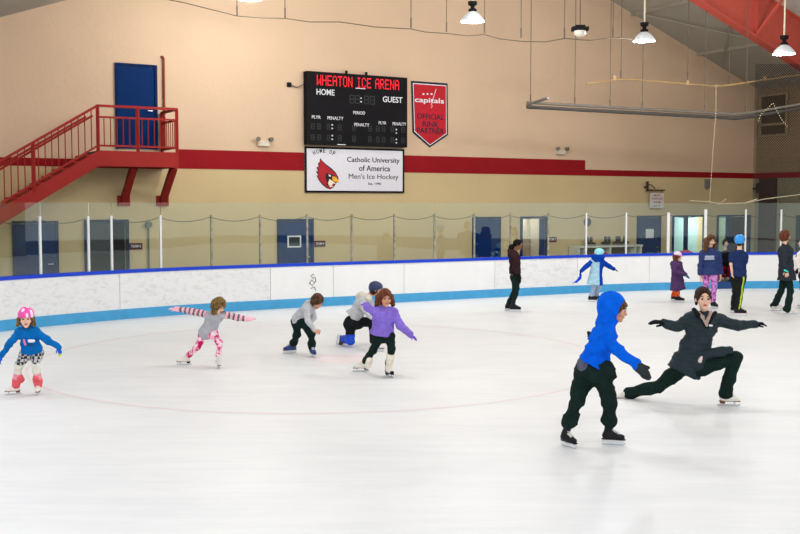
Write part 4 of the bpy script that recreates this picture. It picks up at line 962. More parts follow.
    for h_, k_, a_ in legs:
        an2 = a_+(k_-a_)*tr.get('up', .05)
        S.cap(h_, k_, .083*k*w, .06*k*w, k=.04*k); S.cap(k_, an2, .06*k*w, tr.get('cuff', .046)*k*w, k=.03*k)
        if 'bell' in tr: S.cap(an2+(k_-an2)*.12, an2, .05*k*w, tr['bell']*k, k=.03)
        else:
            u_ = unit(k_-an2)
            if w > 1.05: S.cap(an2+u_*.03*k, an2+u_*.05*k, .058*k*w, k=.02); S.cap(an2+u_*.1*k, an2+u_*.11*k, .058*k*w, k=.02)
    ctx = dict(H=H, legs=legs, pel=pel, neck=neck, ax=ax, F=Fl, R=R, k=k, arms=arms)
    S.build('trousers', tr['mats'], root, vc, disp=folds(tr.get('fold', .006)*k*1.1, 24/max(k, .5), 1.3), mfun=(lambda c: tr['mf'](c, ctx)) if 'mf' in tr else None)
    # ---- upper garment
    up = sp['top']; w = up.get('w', 1.0)*1.15; wa = up.get('aw', 1.0)*w*1.1; S = Sdf(.04*k)
    S.cap(cst-R*.065*k, cst+R*.065*k, .112*k*w, k=.05*k, flat=(Fl, .85)); S.cap(cst, wst, .145*k*w, .13*k*w, flat=(Fl, .8), k=.05*k)
    hem = J(up['hem']) if 'hem' in up else pel-ax*.02*k
    hr = up.get('hr', .15)*k*(1+(w-1)*.6); S.cap(wst, hem, .135*k*w, hr, flat=(Fl, .82), k=.05*k)
    S.cap(neck-ax*.045*k, neck-ax*.0*k, .07*k, .058*k*up.get('col', 1.0), k=.03*k)
    for i, (s_, e_, w_, t_) in enumerate(arms):
        S.cap(neck-ax*.05*k, s_, .056*k*w, .055*k*wa, k=.04*k)
        if up.get('short'): S.cap(s_, s_+(e_-s_)*.62, .056*k*wa, .056*k*wa, k=.03*k)
        else: S.cap(s_, e_, .058*k*wa, .05*k*wa, k=.03*k); S.cap(e_, w_, .05*k*wa, up.get('cuff', .04)*k*wa, k=.02*k)
    if up.get('flat', True):
        hax = unit(wst-hem); n1 = unit(Fl-hax*(Fl@hax)); n2 = np.cross(hax, n1)
        off_ = up.get('cutoff', .02)*k; S.box(hem-hax*(off_+.25*k), np.array((.4, .4, .25))*k, np.array([n1, n2, hax]), sub=True, k=.004) if up.get('cut') else None
    for q in up.get('extra', ()): S.cap(J(q[0]), J(q[1]), q[2], q[3], k=.03)
    d_ = folds(up.get('fold', .006)*k*1.1, up.get('ff', 24)/max(k, .5), .7)
    if 'quilt' in up:
        qa, qf = up['quilt']; d0 = d_; d_ = lambda X, Y, Z_: d0(X, Y, Z_)+qa*(np.abs(np.sin(qf*(Z_+.12*X)))*-1+.6)
    tp = S.build(up['name'], up['mats'], root, vc, disp=d_, mfun=(lambda c: up['mf'](c, ctx)) if 'mf' in up else None)
    for q in up.get('coll', ()): pass
    if up.get('collar'):
        S = Sdf(.02); c_ = neck+ax*.02*k
        for i in range(10):
            a0, a1 = [math.radians(35+290*(i+j)/10) for j in (0, 1)]; rr = .072*k*up.get('cw', 1.0); q0, q1 = [c_+(Fl*math.cos(a_)+R*math.sin(a_))*rr-ax*.03*k*math.cos(a_) for a_ in (a0, a1)]; S.cap(q0, q1, .026*k, k=.012)
        S.build('collar', up['collar'], tp, vc*.7)
    if up.get('belt'): pass
    # ---- gloves, mittens
    for i, (s_, e_, w_, t_) in enumerate(arms):
        g = sp['arms'][i]
        if g.get('bare'): continue
        S = hand_sdf(w_, t_, g['n'], k*g.get('hk', 1.12), g.get('curl', .3), g.get('th', 1), g.get('mitt', False))
        S.build('mitten' if g.get('mitt') else 'glove', g['mats'], root, g.get('v', .008), mfun=g.get('mf') and (lambda c, g=g, w_=w_, t_=t_: g['mf'](c, w_, t_)))
    # ---- extras
    for ex in sp.get('caps', ()):
        S = Sdf(.02)
        for q in ex[2]: S.cap(J(q[0]), J(q[1]), q[2], q[3], k=q[4] if len(q) > 4 else .02)
        o = S.build(ex[0], ex[1], root, ex[3] if len(ex) > 3 else vc, disp=folds(.003, 30, .2))
    return root, ctx, J

CL = lambda n, c, r=.85, **kw: mat(n, c, r, .14, 14, spec=.04, bump=.8, bscale=16, **kw)
BLKB = mat('black_skate_boot', (30, 30, 34), .5, .12, 30, spec=.15); BLKS = mat('black_sole', (22, 22, 24), .5, 0); WLACE = mat('white_lace', (232, 228, 220), .7, 0); WHOLD = mat('white_blade_holder', (226, 228, 230), .4, 0)
WBOOT = mat('white_skate_boot', (232, 224, 214), .45, .05, 20, spec=.4); TANS = mat('brown_heel', (110, 66, 48), .5, 0); BLUB = mat('navy_skate_boot', (44, 62, 118), .5, .15, 25)
HOCK = (BLKB, BLKS, WLACE, WHOLD); FIG = (WBOOT, TANS, WLACE, None); FIGW = (WBOOT, BLKS, WLACE, None); FIGB = (BLKB, BLKS, WLACE, None)
BRN = hairmat('brown_hair', (52, 34, 24), (112, 78, 54)); DBR = hairmat('dark_brown_hair', (34, 22, 18), (74, 48, 36)); AUB = hairmat('auburn_hair', (72, 34, 22), (128, 72, 48)); BLND = hairmat('streaked_blond_hair', (62, 42, 24), (150, 118, 66)); BLK = hairmat('black_hair', (8, 7, 7), (22, 18, 17))
BROW = mat('brow_dark', (52, 34, 26), .8, 0)
DG = CL('dark_green_fabric', (26, 42, 38)); BLKF = CL('black_fabric', (30, 32, 34)); CHAR = CL('charcoal_knit', (52, 58, 58))

# 1 -------- boy in blue hoodie, front right
BL_ = CL('royal_blue_fleece', (8, 96, 222))
person(dict(label='child in bright blue hood and dark green trousers skating with grey mittens in front', ref=(613, 444.5), k=.88, vb=.008, vc=.0095, az=-18,
  pel=(594, 367, 0), neck=(607.5, 325, -.05),
  head=dict(c=(617, 309.5, -.08), az=-24, pitch=-12, hs=1.0, skin=SKIN_M, brow=BROW, hair=BRN, style='short', vol=1.1, fringe=.008, hood=dict(mat=BL_, r=(.155, .122, .155), off=-.062, cut=(.17, 0, -.015), cr=(.16, .15, .17))),
  legs=[dict(hip=(586.5, 371, .08), knee=(578, 397, .02), foot=dict(g=(568.5, 447), az=-58, L=.25, style='hockey', cols=HOCK)),
        dict(hip=(601.5, 371, -.08), knee=(609.5, 399, -.1), foot=dict(g=(613, 444.8), az=-14, L=.26, style='hockey', cols=HOCK))],
  arms=[dict(sh=(606, 332, -.17), el=(616.5, 348, -.24), wr=(636, 364.5, -.3), tip=(648, 377, -.32), n=(0, -1, 0), mitt=True, mats=CHAR, hk=1.3, th=-1, v=.008),
        dict(sh=(603, 331, .12), el=(598, 344, .22), wr=(593, 338, .22), tip=(590, 334.5, .22), n=(0, 1, 0), mitt=True, mats=CHAR, hk=.6)],
  pants=dict(mats=DG, w=1.34, cuff=.046, fold=.014, up=.27), top=dict(name='hoodie', mats=BL_, w=1.08, hem=(593.5, 363, 0), hr=.2, fold=.011, ff=30, cut=True, cutoff=.0, col=1.3, extra=[((604, 331, -.12), (596, 348, -.1), .1, .11)]),
  caps=[('undershirt', CL('grey_undershirt', (92, 96, 112)), [((589, 365, .02), (601.5, 368.5, -.04), .125, .112)], .011)]))

# 2 -------- lunging woman
GRQ = mat('dark_green_quilted_shell', (42, 54, 60), .6, .1, 20, spec=.1); FL_ = mat('snake_print_scarf', (176, 150, 140), .8, .25, 60)
GLV = CL('black_glove', (24, 26, 30))
person(dict(label='woman in dark quilted coat in a deep lunge with arms spread wide', ref=(729, 405.5), k=.95, vb=.0085, vc=.0105, az=-82,
  pel=(694, 360, .0), neck=(705, 313.5, -.0),
  head=dict(c=(703.2, 298.5, -.04), az=-92, pitch=-2, roll=0, hs=1.14, skin=SKIN_L, brow=BROW, hair=DBR, style='slick', vol=1.05, fringe=-.014, part=True, extra=[((695.6, 297, .04), (696.4, 304, .03), .022, .016), ((710.6, 297, .04), (710, 303, .03), .02, .014)]),
  legs=[dict(hip=(684, 366, .08), knee=(659.5, 386, .22), foot=dict(at=(621.5, 398, .56), F=(-.93, -.3, 0), U=(.15, -.8, .58), L=.26, style='figure', cols=FIGW)),
        dict(hip=(702, 366, -.05), knee=(735.5, 357.5, -.2), foot=dict(g=(729, 405.8), az=-8, L=.27, style='figure', cols=FIG))],
  arms=[dict(sh=(690.5, 318, -.02), el=(677, 326.5, -.02), wr=(664.5, 322.5, 0), tip=(652, 321.5, 0), n=(0, -.25, 1), mats=GLV, curl=.25, th=-1, v=.0055, hk=1.4),
        dict(sh=(718.5, 320, .0), el=(737, 325.5, -.02), wr=(754.5, 323.8, -.0), tip=(761, 323.5, 0), n=(0, -.25, 1), mats=GLV, curl=.35, th=1, v=.0055, hk=1.1)],
  pants=dict(mats=DG, w=1.2, cuff=.058, fold=.008, up=.0), top=dict(name='coat', mats=GRQ, w=1.1, aw=1.0, hem=(683.5, 371, .03), hr=.2, cut=True, cutoff=.02, fold=.007, quilt=(.008, 56), col=1.0, collar=None,
     extra=[((702, 355, -.12), (729, 350.5, -.22), .07, .05), ((690, 345, 0), (698, 362, -.1), .13, .1)]),
  caps=[('scarf', FL_, [((697.5, 312, -.04), (702, 317, -.15), .022, .02), ((711, 312, -.04), (708, 319, -.15), .024, .022), ((702.5, 317, -.15), (706.5, 326, -.17), .02, .012), ((708, 319, -.15), (706.5, 326, -.17), .02, .012)], .008),
        ('coat_collar', CL('black_collar_lining', (28, 30, 34)), [((694, 310, .02), (698, 315, -.12), .03, .028), ((698, 315, -.12), (706, 327, -.17), .02, .012), ((715, 313, .0), (711.5, 318, -.12), .028, .022), ((711.5, 318, -.12), (708, 328, -.17), .018, .01)], .008),
        ('hand_warmer', mat('pale_tag', (226, 206, 196), .7), [((701.5, 357, -.29), (700, 361, -.29), .016, .024)], .009), ('chest_logo', WHOLD, [((709.5, 325.5, -.175), (712, 325.7, -.165), .011, .011)], .006)]))

# 3 -------- girl with pink helmet, far left
TEAL = CL('cobalt_teal_fleece', (14, 104, 176)); PLAID = blotch('black_white_plaid', [(44, 44, 48), (196, 192, 190)], 27, kind='check'); CREAM = CL('cream_knee_pad', (226, 220, 206)); PKW = CL('pink_warmer', (238, 150, 170)); COR = CL('coral_warmer', (232, 96, 104))
PHEL = mat('pink_helmet_shell', (238, 70, 160), .3, .05, spec=.5); PHEL2 = mat('white_helmet_print', (244, 226, 238), .3, .05)
def pkmf(c, x):
    out = np.zeros(len(c), int); L_ = x['legs']
    for h_, k_, a_ in L_:
        d = a_-k_; t = ((c-k_)@d)/(d@d); near = np.linalg.norm(c-(k_+np.clip(t, 0, 1)[:, None]*d), axis=1) < .12
        out = np.where(near & (t > -.1) & (c[:, 2] < x['pel'][2]-.12), 1, out); out = np.where(near & (t > .36), 2, out); out = np.where(near & (t > .62), 3, out)
    return out
person(dict(label='small child in pink helmet and blue sweatshirt with plaid and pink leggings', ref=(38, 394.5), k=.68, vb=.009, vc=.010, az=-95,
  pel=(31.5, 350, 0), neck=(28, 329, -.12),
  head=dict(c=(26, 318, -.2), az=-74, pitch=-8, hs=.98, skin=SKIN_L, brow=mat('brow_light', (150, 110, 84), .8, 0), hair=BLND, style='short', len=.09, helmet=dict(mats=[PHEL, PHEL2], s=1.0)),
  legs=[dict(hip=(26.5, 353, .03), knee=(18.8, 365.5, -.08), foot=dict(g=(13, 394.5), az=205, L=.21, style='figure', cols=FIG)),
        dict(hip=(37, 353, .0), knee=(36, 365, -.1), foot=dict(g=(38, 394.5), az=-80, L=.21, style='figure', cols=FIG))],
  arms=[dict(sh=(19.5, 332.5, -.1), el=(9.5, 344, -.12), wr=(1, 356, -.2), tip=(-1, 366, -.24), n=(-.8, -.4, .3), mats=CL('blue_glove', (24, 96, 200)), curl=.3, th=-1),
        dict(sh=(37, 332.5, -.1), el=(48.5, 341, -.12), wr=(58.8, 347.5, -.18), tip=(62, 359, -.2), n=(.8, -.4, .3), mats=[CL('blue_glove', (24, 96, 200)), CL('lime_glove_tip', (206, 226, 60))], curl=.3, th=1, hk=1.2, mf=lambda c, w_, t_: (((c-w_)@unit(t_-w_)) > .085).astype(int))],
  pants=dict(mats=[PLAID, CREAM, PKW, COR], w=1.12, cuff=.06, fold=.006, up=.0, mf=pkmf),
  top=dict(name='sweatshirt', mats=TEAL, w=1.12, hem=(32, 350, 0), hr=.19, cut=True, cutoff=.01, fold=.009, ff=30, extra=[]),
  caps=[('leg_warmer', COR, [((36.5, 377, -.04), (36.8, 379, -.02), .047, .052)], .01), ('leg_warmer', COR, [((20, 377.5, -.04), (20.5, 379.5, -.02), .047, .052)], .01),
        ('shirt_print', PHEL2, [((29.5, 341, -.255), (33.5, 341, -.255), .02, .02)], .008), ('shirt_print', mat('print_pink', (214, 130, 170), .7, 0), [((24, 340, -.235), (25.5, 345, -.24), .012, .01)], .008), ('shirt_print', GRQ, [((28, 345.3, -.245), (34.5, 345.3, -.245), .008, .008)], .008)]))

# 4 -------- girl with striped sleeves
GH = CL('heather_grey_fleece', (176, 176, 182)); SPK = CL('sleeve_pink', (246, 184, 198)); SGR = CL('sleeve_grey', (104, 100, 100)); CAMO = blotch('pink_camo_leggings', [(196, 20, 96), (238, 96, 150), (246, 190, 206), (250, 226, 230)], 17)
def slv(c, x):
    out = np.zeros(len(c), int)
    for s_, e_, w_, t_ in x['arms']:
        for a_, b_ in ((s_, e_), (e_, w_)):
            d = b_-a_; t = ((c-a_)@d)/(d@d); near = (np.linalg.norm(c-(a_+np.clip(t, 0, 1)[:, None]*d), axis=1) < .075) & (np.abs((c-x['neck'])@x['R']) > .085*x['k']+.03)
            out = np.where(near, 1+(np.sin(np.linalg.norm(c-w_, axis=1)*88) > .2).astype(int), out)
    return out
person(dict(label='child in grey top with pink striped sleeves and pink camouflage leggings, arms outstretched', ref=(219, 367.5), k=.73, vb=.01, vc=.0115, az=-55,
  pel=(208, 332, .05), neck=(216, 312.5, -.15),
  head=dict(c=(219, 306, -.22), az=-35, pitch=-34, hs=.9, skin=SKIN_L, brow=BROW, hair=BLND, style='curly', len=.12, vol=1.24),
  legs=[dict(hip=(203.5, 334, .08), knee=(197.5, 347, .0), foot=dict(g=(184, 364.8), az=190, L=.23, style='figure', cols=FIGW)),
        dict(hip=(213, 333.5, .0), knee=(219.5, 343, -.12), foot=dict(g=(219, 367.8), az=-75, L=.22, style='figure', cols=FIGW))],
  arms=[dict(sh=(207.5, 314.5, -.05), el=(192.5, 311.5, .0), wr=(176.5, 309, .05), tip=(168, 308.5, .05), n=(0, -.3, 1), mats=SPK, curl=.1, th=-1),
        dict(sh=(226, 315, -.15), el=(237.5, 317.5, -.1), wr=(248.5, 319, -.08), tip=(256, 318.5, -.08), n=(0, -.3, 1), mats=SPK, curl=.1, th=1)],
  pants=dict(mats=CAMO, w=.95, cuff=.045, fold=.004, up=.1), top=dict(name='sweatshirt', mats=[GH, SPK, SGR], w=1.04, hem=(207, 332, .04), hr=.165, fold=.006, mf=slv),
  caps=[('boot_cover', CL('white_boot_cover', (232, 228, 224)), [((219.5, 354, -.03), (218.6, 361, 0), .05, .052)], .011)]))

# 5 -------- boy in grey hoodie leaning forward
GY = CL('pale_grey_fleece', (190, 190, 194)); BOLD = (BLUB, BLKS, mat('pale_lace', (190, 190, 200), .7, 0), WHOLD)
person(dict(label='bare-headed child in pale grey top and dark trousers bending forward', ref=(312, 356), k=.78, vb=.01, vc=.0115, az=-25,
  pel=(298, 320, .05), neck=(311.5, 304.5, -.05),
  head=dict(c=(317.2, 301.5, -.12), az=-30, pitch=-38, hs=.96, skin=SKIN_M, brow=BROW, hair=BRN, style='short', vol=1.14, fringe=.002),
  legs=[dict(hip=(297, 322, .1), knee=(297, 334, .05), foot=dict(g=(290, 353.3), az=205, L=.26, style='hockey', cols=BOLD)),
        dict(hip=(303.5, 322, -.02), knee=(311, 334, -.1), foot=dict(g=(313, 356.8), az=-68, L=.26, style='hockey', cols=BOLD))],
  arms=[dict(sh=(306.5, 308.5, -.18), el=(308, 321, -.28), wr=(315, 330, -.34), tip=(319.5, 331.5, -.36), n=(.1, -.6, .7), bare=True, curl=1.15, th=1, hk=1.15),
        dict(sh=(312, 307, .1), el=(313.5, 318, .12), wr=(308, 326, .0), tip=(306, 330, .0), n=(0, 1, 0), mats=GY, mitt=True, hk=.8)],
  pants=dict(mats=DG, w=1.15, cuff=.055, fold=.009, up=.1), top=dict(name='sweatshirt', mats=GY, w=1.0, hem=(299, 318, .05), hr=.155, fold=.006, col=1.2, extra=[((311, 303.5, -.05), (308, 302.5, .0), .06, .05)])))

# 6 -------- kneeling skater
NVH = mat('navy_helmet_shell', (26, 42, 84), .3, .08, 10, spec=.5); OAT = CL('oatmeal_hood', (214, 206, 190)); BKN = mat('blue_knee_sock', (22, 76, 206), .7, .3, 30)
person(dict(label='skater in navy helmet and grey hoodie kneeling on one knee behind the purple jacket', ref=(351, 347), k=.9, vb=.011, vc=.0125, az=-20,
  pel=(352, 320, .0), neck=(366, 297.5, .0),
  head=dict(c=(376, 289.5, 0), az=5, pitch=-10, hs=.98, skin=SKIN_M, brow=BROW, hair=DBR, style='short', helmet=dict(mats=[NVH], s=1.02)),
  legs=[dict(hip=(350.5, 323, -.06), knee=(350.5, 340.5, -.1), foot=dict(at=(336.5, 340.5, .3), F=(-.15, .05, -1), U=(1, -.1, .15), L=.25, style='hockey', cols=(mat('brown_grey_boot', (84, 62, 56), .5, .15), BLKS, WLACE, WHOLD))),
        dict(hip=(358, 322, .1), knee=(372, 322.5, -.1), foot=dict(g=(377, 351.5), az=-20, L=.26, style='hockey', cols=(WBOOT, BLKS, WLACE, WHOLD)))],
  arms=[dict(sh=(362, 303.5, -.18), el=(369, 314.5, -.25), wr=(377, 320, -.28), tip=(381, 321, -.28), n=(0, 0, 1), mats=GLV, curl=.5),
        dict(sh=(369, 302, .17), el=(376, 312, .2), wr=(383, 316, .15), tip=(387, 317, .1), n=(0, 0, 1), mats=GLV, curl=.5)],
  pants=dict(mats=[BLKF, BKN], w=1.18, cuff=.06, fold=.008, up=.1, mf=lambda c, x: ((c[:, 2] < .24) & (c[:, 0] < at(358, 340, 17).x)).astype(int)),
  top=dict(name='hoodie', mats=GY, w=1.03, hem=(352, 316.5, 0), hr=.17, fold=.008, cut=True, cutoff=.02), caps=[('hood_down', OAT, [((362, 296, .0), (368, 298, -.08), .085, .07), ((360, 297, .05), (368, 297, .08), .08, .06)])]))

# 7 -------- girl in purple jacket
PUR = CL('lavender_jacket', (136, 110, 206)); PUG = CL('purple_glove', (120, 84, 200)); WLW = CL('cream_leg_warmer', (234, 224, 206))
person(dict(label='girl in lavender purple jacket and black leggings lunging with one arm out', ref=(389, 376.5), k=.79, vb=.0095, vc=.0105, az=-72,
  pel=(383.5, 335, .0), neck=(384, 309.5, -.05),
  head=dict(c=(385.3, 298.3, -.08), az=-74, pitch=-3, hs=1.0, skin=SKIN_M, brow=BROW, hair=AUB, style='long', len=.07, vol=1.14, extra=[((379, 297, .02), (376.8, 305.5, .0), .055, .036), ((390.5, 297, .02), (393, 304.5, .0), .05, .034)], fringe=.0),
  legs=[dict(hip=(379, 337, .06), knee=(373, 350.5, .05), foot=dict(g=(361, 371.5), az=188, L=.25, style='figure', cols=FIGW)),
        dict(hip=(389, 336.5, -.03), knee=(391.8, 348, -.18), foot=dict(g=(389.5, 377), az=-62, L=.24, style='figure', cols=FIGB))],
  arms=[dict(sh=(374, 311.5, -.04), el=(368.5, 307.5, .08), wr=(366, 305.5, .2), tip=(364, 304.5, .25), n=(0, 0, 1), mats=PUG, curl=.3),
        dict(sh=(393.5, 312.5, -.04), el=(400, 325, -.1), wr=(410, 334.5, -.14), tip=(417, 339.5, -.15), n=(.3, -.3, .9), mats=PUG, curl=.15, th=1)],
  pants=dict(mats=BLKF and DG, w=.98, cuff=.05, fold=.005, up=.12), top=dict(name='jacket', mats=PUR, w=1.22, hem=(382, 334, .0), hr=.2, cut=True, cutoff=.0, fold=.007, quilt=(.004, 60), col=1.35),
  caps=[('leg_warmer', WLW, [((390.5, 355, -.12), (389, 368.5, -.04), .062, .052)], .011), ('leg_warmer', WLW, [((369.5, 361, .0), (367.5, 366, .02), .052, .046)], .011), ('cover', WBOOT, [((388, 369.5, -.05), (392, 372, -.09), .042, .04)], .011)]))

# 8 -------- woman in brown jacket
BRJ = CL('dark_brown_jacket', (52, 32, 36))
person(dict(label='person in dark brown jacket with black cap of hair standing side-on by the boards', ref=(514.5, 311.5), k=.98, vb=.013, vc=.014, az=-10,
  pel=(515.5, 275, 0), neck=(514.3, 252.5, 0),
  head=dict(c=(518, 244.5, 0), az=-8, pitch=0, hs=.98, skin=SKIN_D, lip=LIPD, brow=BROW, hair=BLK, style='slick', vol=1.05, extra=[((511.5, 247, .05), (509.5, 256, .05), .07, .05)]),
  legs=[dict(hip=(514, 277, .08), knee=(515, 289, .05), foot=dict(g=(510.5, 311), az=-5, L=.3, style='hockey', cols=(BLKB, BLKS, None, WHOLD))),
        dict(hip=(517, 277, -.08), knee=(517, 289, -.08), foot=dict(g=(515, 312), az=-5, L=.3, style='hockey', cols=(BLKB, BLKS, None, WHOLD)))],
  arms=[dict(sh=(514.5, 257, -.17), el=(515, 267, -.2), wr=(518.5, 276, -.26), tip=(519.5, 281.5, -.28), n=(0, -1, 0), mats=GLV, mitt=True, hk=1),
        dict(sh=(515.5, 257, .17), el=(516, 267, .2), wr=(518, 275, .15), tip=(519, 280, .12), n=(0, 1, 0), mats=GLV, mitt=True, hk=1)],
  pants=dict(mats=DG, w=.86, cuff=.05, fold=.006), top=dict(name='jacket', mats=BRJ, w=1.02, hem=(515, 273.5, 0), hr=.15, cut=True, cutoff=.0, fold=.008, col=1.3),
  caps=[('hood_down', BRJ, [((511, 251, .06), (510.5, 255, -.05), .085, .075)])]))

# 9 -------- child in pale blue coat
PBC = CL('pale_aqua_coat', (166, 204, 220)); RBL = CL('royal_blue_sleeve', (14, 62, 160)); PHB = mat('aqua_helmet_shell', (150, 220, 226), .3, .03, spec=.5); PBP = CL('pale_blue_pants', (150, 172, 196))
def coatmf(c, x):
    s = (c-x['pel'])@x['R']; m = np.zeros(len(c), int); m = np.where(c[:, 0] > at(598.6, 270, c[:, 1].mean()).x, 1, m)
    for s_, e_, w_, t_ in x['arms']:
        for a_, b_ in ((s_, e_), (e_, w_)):
            d = b_-a_; t = np.clip(((c-a_)@d)/(d@d), 0, 1); m = np.where(np.linalg.norm(c-(a_+t[:, None]*d), axis=1) < .068, 1, m)
    return m
person(dict(label='child seen from behind in aqua helmet and pale blue coat trailing a blue ribbon', ref=(593, 301.5), k=.84, vb=.013, vc=.014, az=75,
  pel=(595.5, 277, 0), neck=(598, 258.5, 0),
  head=dict(c=(599.5, 254, 0), az=25, pitch=-5, hs=.95, skin=SKIN_L, brow=BROW, hair=BLK, style='short', helmet=dict(mats=[PHB], s=1.12)),
  legs=[dict(hip=(594, 281, .0), knee=(593.5, 289, 0), foot=dict(g=(592.5, 301.8), az=-10, L=.26, style='hockey', cols=(BLKB, BLKS, None, WHOLD))),
        dict(hip=(598.5, 281, .0), knee=(599, 288, .05), foot=dict(g=(597.5, 300.8), az=20, L=.26, style='hockey', cols=(BLKB, BLKS, None, WHOLD)))],
  arms=[dict(sh=(591.8, 261.5, 0), el=(585.5, 267, -.05), wr=(581.3, 271, -.1), tip=(579.8, 274, -.1), n=(-.8, -.3, .3), mats=RBL, mitt=True, hk=.8),
        dict(sh=(602.3, 261.5, 0), el=(608.5, 266, .05), wr=(614, 269, .1), tip=(616.5, 270.2, .1), n=(0, 0, 1), mats=GLV, hk=1)],
  pants=dict(mats=PBP, w=1.0, cuff=.055, fold=.006), top=dict(name='coat', mats=[PBC, RBL], w=1.15, hem=(594.6, 284.5, 0), hr=.21, cut=True, cutoff=.0, fold=.006, mf=coatmf, col=1.5),
  caps=[('hood_down', RBL, [((594.5, 257.5, -.06), (601.5, 257.5, -.06), .085, .08), ((596, 260.5, -.1), (599.5, 260.5, -.1), .05, .05)]),
        ('ribbon', CL('blue_ribbon', (24, 70, 220)), [((581, 274, -.1), (580, 278, -.1), .02, .035), ((580, 278, -.1), (576.5, 281.5, -.1), .035, .03), ((576.5, 281.5, -.1), (573.3, 282.8, -.1), .028, .01)], .01)]))

# 10 ------- small girl in purple coat
PCT = CL('plum_quilted_coat', (82, 58, 98)); ORG = blotch('orange_red_leggings', [(196, 50, 30), (226, 84, 40), (240, 120, 50)], 16)
person(dict(label='small child in long plum coat and pale brimmed hat with orange leggings', ref=(677.5, 302), k=.82, vb=.012, vc=.0135, az=-35,
  pel=(677, 277, 0), neck=(676.2, 263, 0),
  head=dict(c=(677.8, 256.8, 0), az=-25, pitch=-8, hs=.95, skin=SKIN_L, brow=BROW, hair=AUB, style='long', len=.2, vol=1.1, hat=dict(mats=[mat('lilac_hat', (222, 204, 226), .8, .05), mat('hot_pink_brim', (214, 92, 186), .8)], brim=True)),
  legs=[dict(hip=(675, 280, .05), knee=(674.8, 289, .03), foot=dict(g=(675.5, 301.2), az=-20, L=.27, style='hockey', cols=(BLKB, BLKS, WLACE, WHOLD))),
        dict(hip=(678.5, 280, -.05), knee=(678, 289, -.05), foot=dict(g=(679.5, 302.5), az=-15, L=.27, style='hockey', cols=(BLKB, BLKS, WLACE, WHOLD)))],
  arms=[dict(sh=(673, 264, -.12), el=(674.5, 271.5, -.22), wr=(684.5, 274.5, -.28), tip=(688, 277, -.3), n=(.2, -.3, .9), mats=CL('teal_mitten', (40, 96, 130)), mitt=True, hk=.95),
        dict(sh=(679.5, 264, .1), el=(681.5, 271, .05), wr=(685.5, 274.5, -.12), tip=(688, 276.5, -.15), n=(.2, -.3, .9), mats=CL('teal_mitten', (40, 96, 130)), mitt=True, hk=.95)],
  pants=dict(mats=ORG, w=1.0, cuff=.05, fold=.005), top=dict(name='coat', mats=PCT, w=1.2, hem=(678, 289.8, 0), hr=.235, cut=True, cutoff=.0, fold=.005, quilt=(.006, 34), col=1.2)))

# 11 ------- teen in navy hoodie
NVY = CL('navy_hoodie_fleece', (52, 66, 112)); PKL = blotch('purple_pink_leggings', [(140, 70, 140), (200, 120, 200), (222, 150, 214)], 13)
_, cx_, Jt = person(dict(label='girl with long brown hair in navy hoodie and purple-pink leggings', ref=(714, 308.5), k=1.0, vb=.011, vc=.013, az=-100,
  pel=(710.2, 273, 0), neck=(710, 249.5, 0),
  head=dict(c=(711.3, 240.5, 0), az=-80, pitch=-16, hs=1.04, skin=SKIN_L, brow=BROW, hair=BRN, style='long', len=.3, vol=1.12, extra=[((706.5, 240, .02), (705.8, 250, -.1), .065, .05), ((716, 243, .03), (714.5, 250, -.1), .035, .03), ((709, 247, .1), (709, 251, .1), .1, .08)]),
  legs=[dict(hip=(706, 275, .0), knee=(706, 289, -.05), foot=dict(g=(705.5, 307.5), az=-95, L=.28, style='hockey', cols=(BLKB, BLKS, None, WHOLD))),
        dict(hip=(714, 275, .0), knee=(714, 289, -.05), foot=dict(g=(714.3, 308.6), az=-70, L=.28, style='hockey', cols=(BLKB, BLKS, None, WHOLD)))],
  arms=[dict(sh=(702.7, 254, 0), el=(700.7, 265.5, 0), wr=(700.5, 277.5, -.06), tip=(700.8, 281, -.06), n=(-1, 0, 0), bare=True, hk=.9),
        dict(sh=(717.6, 254, 0), el=(719.8, 265.5, 0), wr=(720.5, 276.5, -.06), tip=(720.3, 280, -.06), n=(1, 0, 0), bare=True, hk=.9)],
  pants=dict(mats=PKL, w=.92, cuff=.045, fold=.004), top=dict(name='hoodie', mats=NVY, w=1.14, hem=(710.5, 274, 0), hr=.185, cut=True, cutoff=.01, fold=.008, cuff=.046, col=1.2),
  caps=[('chest_print', mat('pale_print', (176, 184, 204), .7, .1, 40), [((706, 256.8, -.19), (713, 256.8, -.19), .03, .03, .01), ((705.5, 259, -.18), (713.8, 259, -.18), .025, .025, .01)], .01)]))

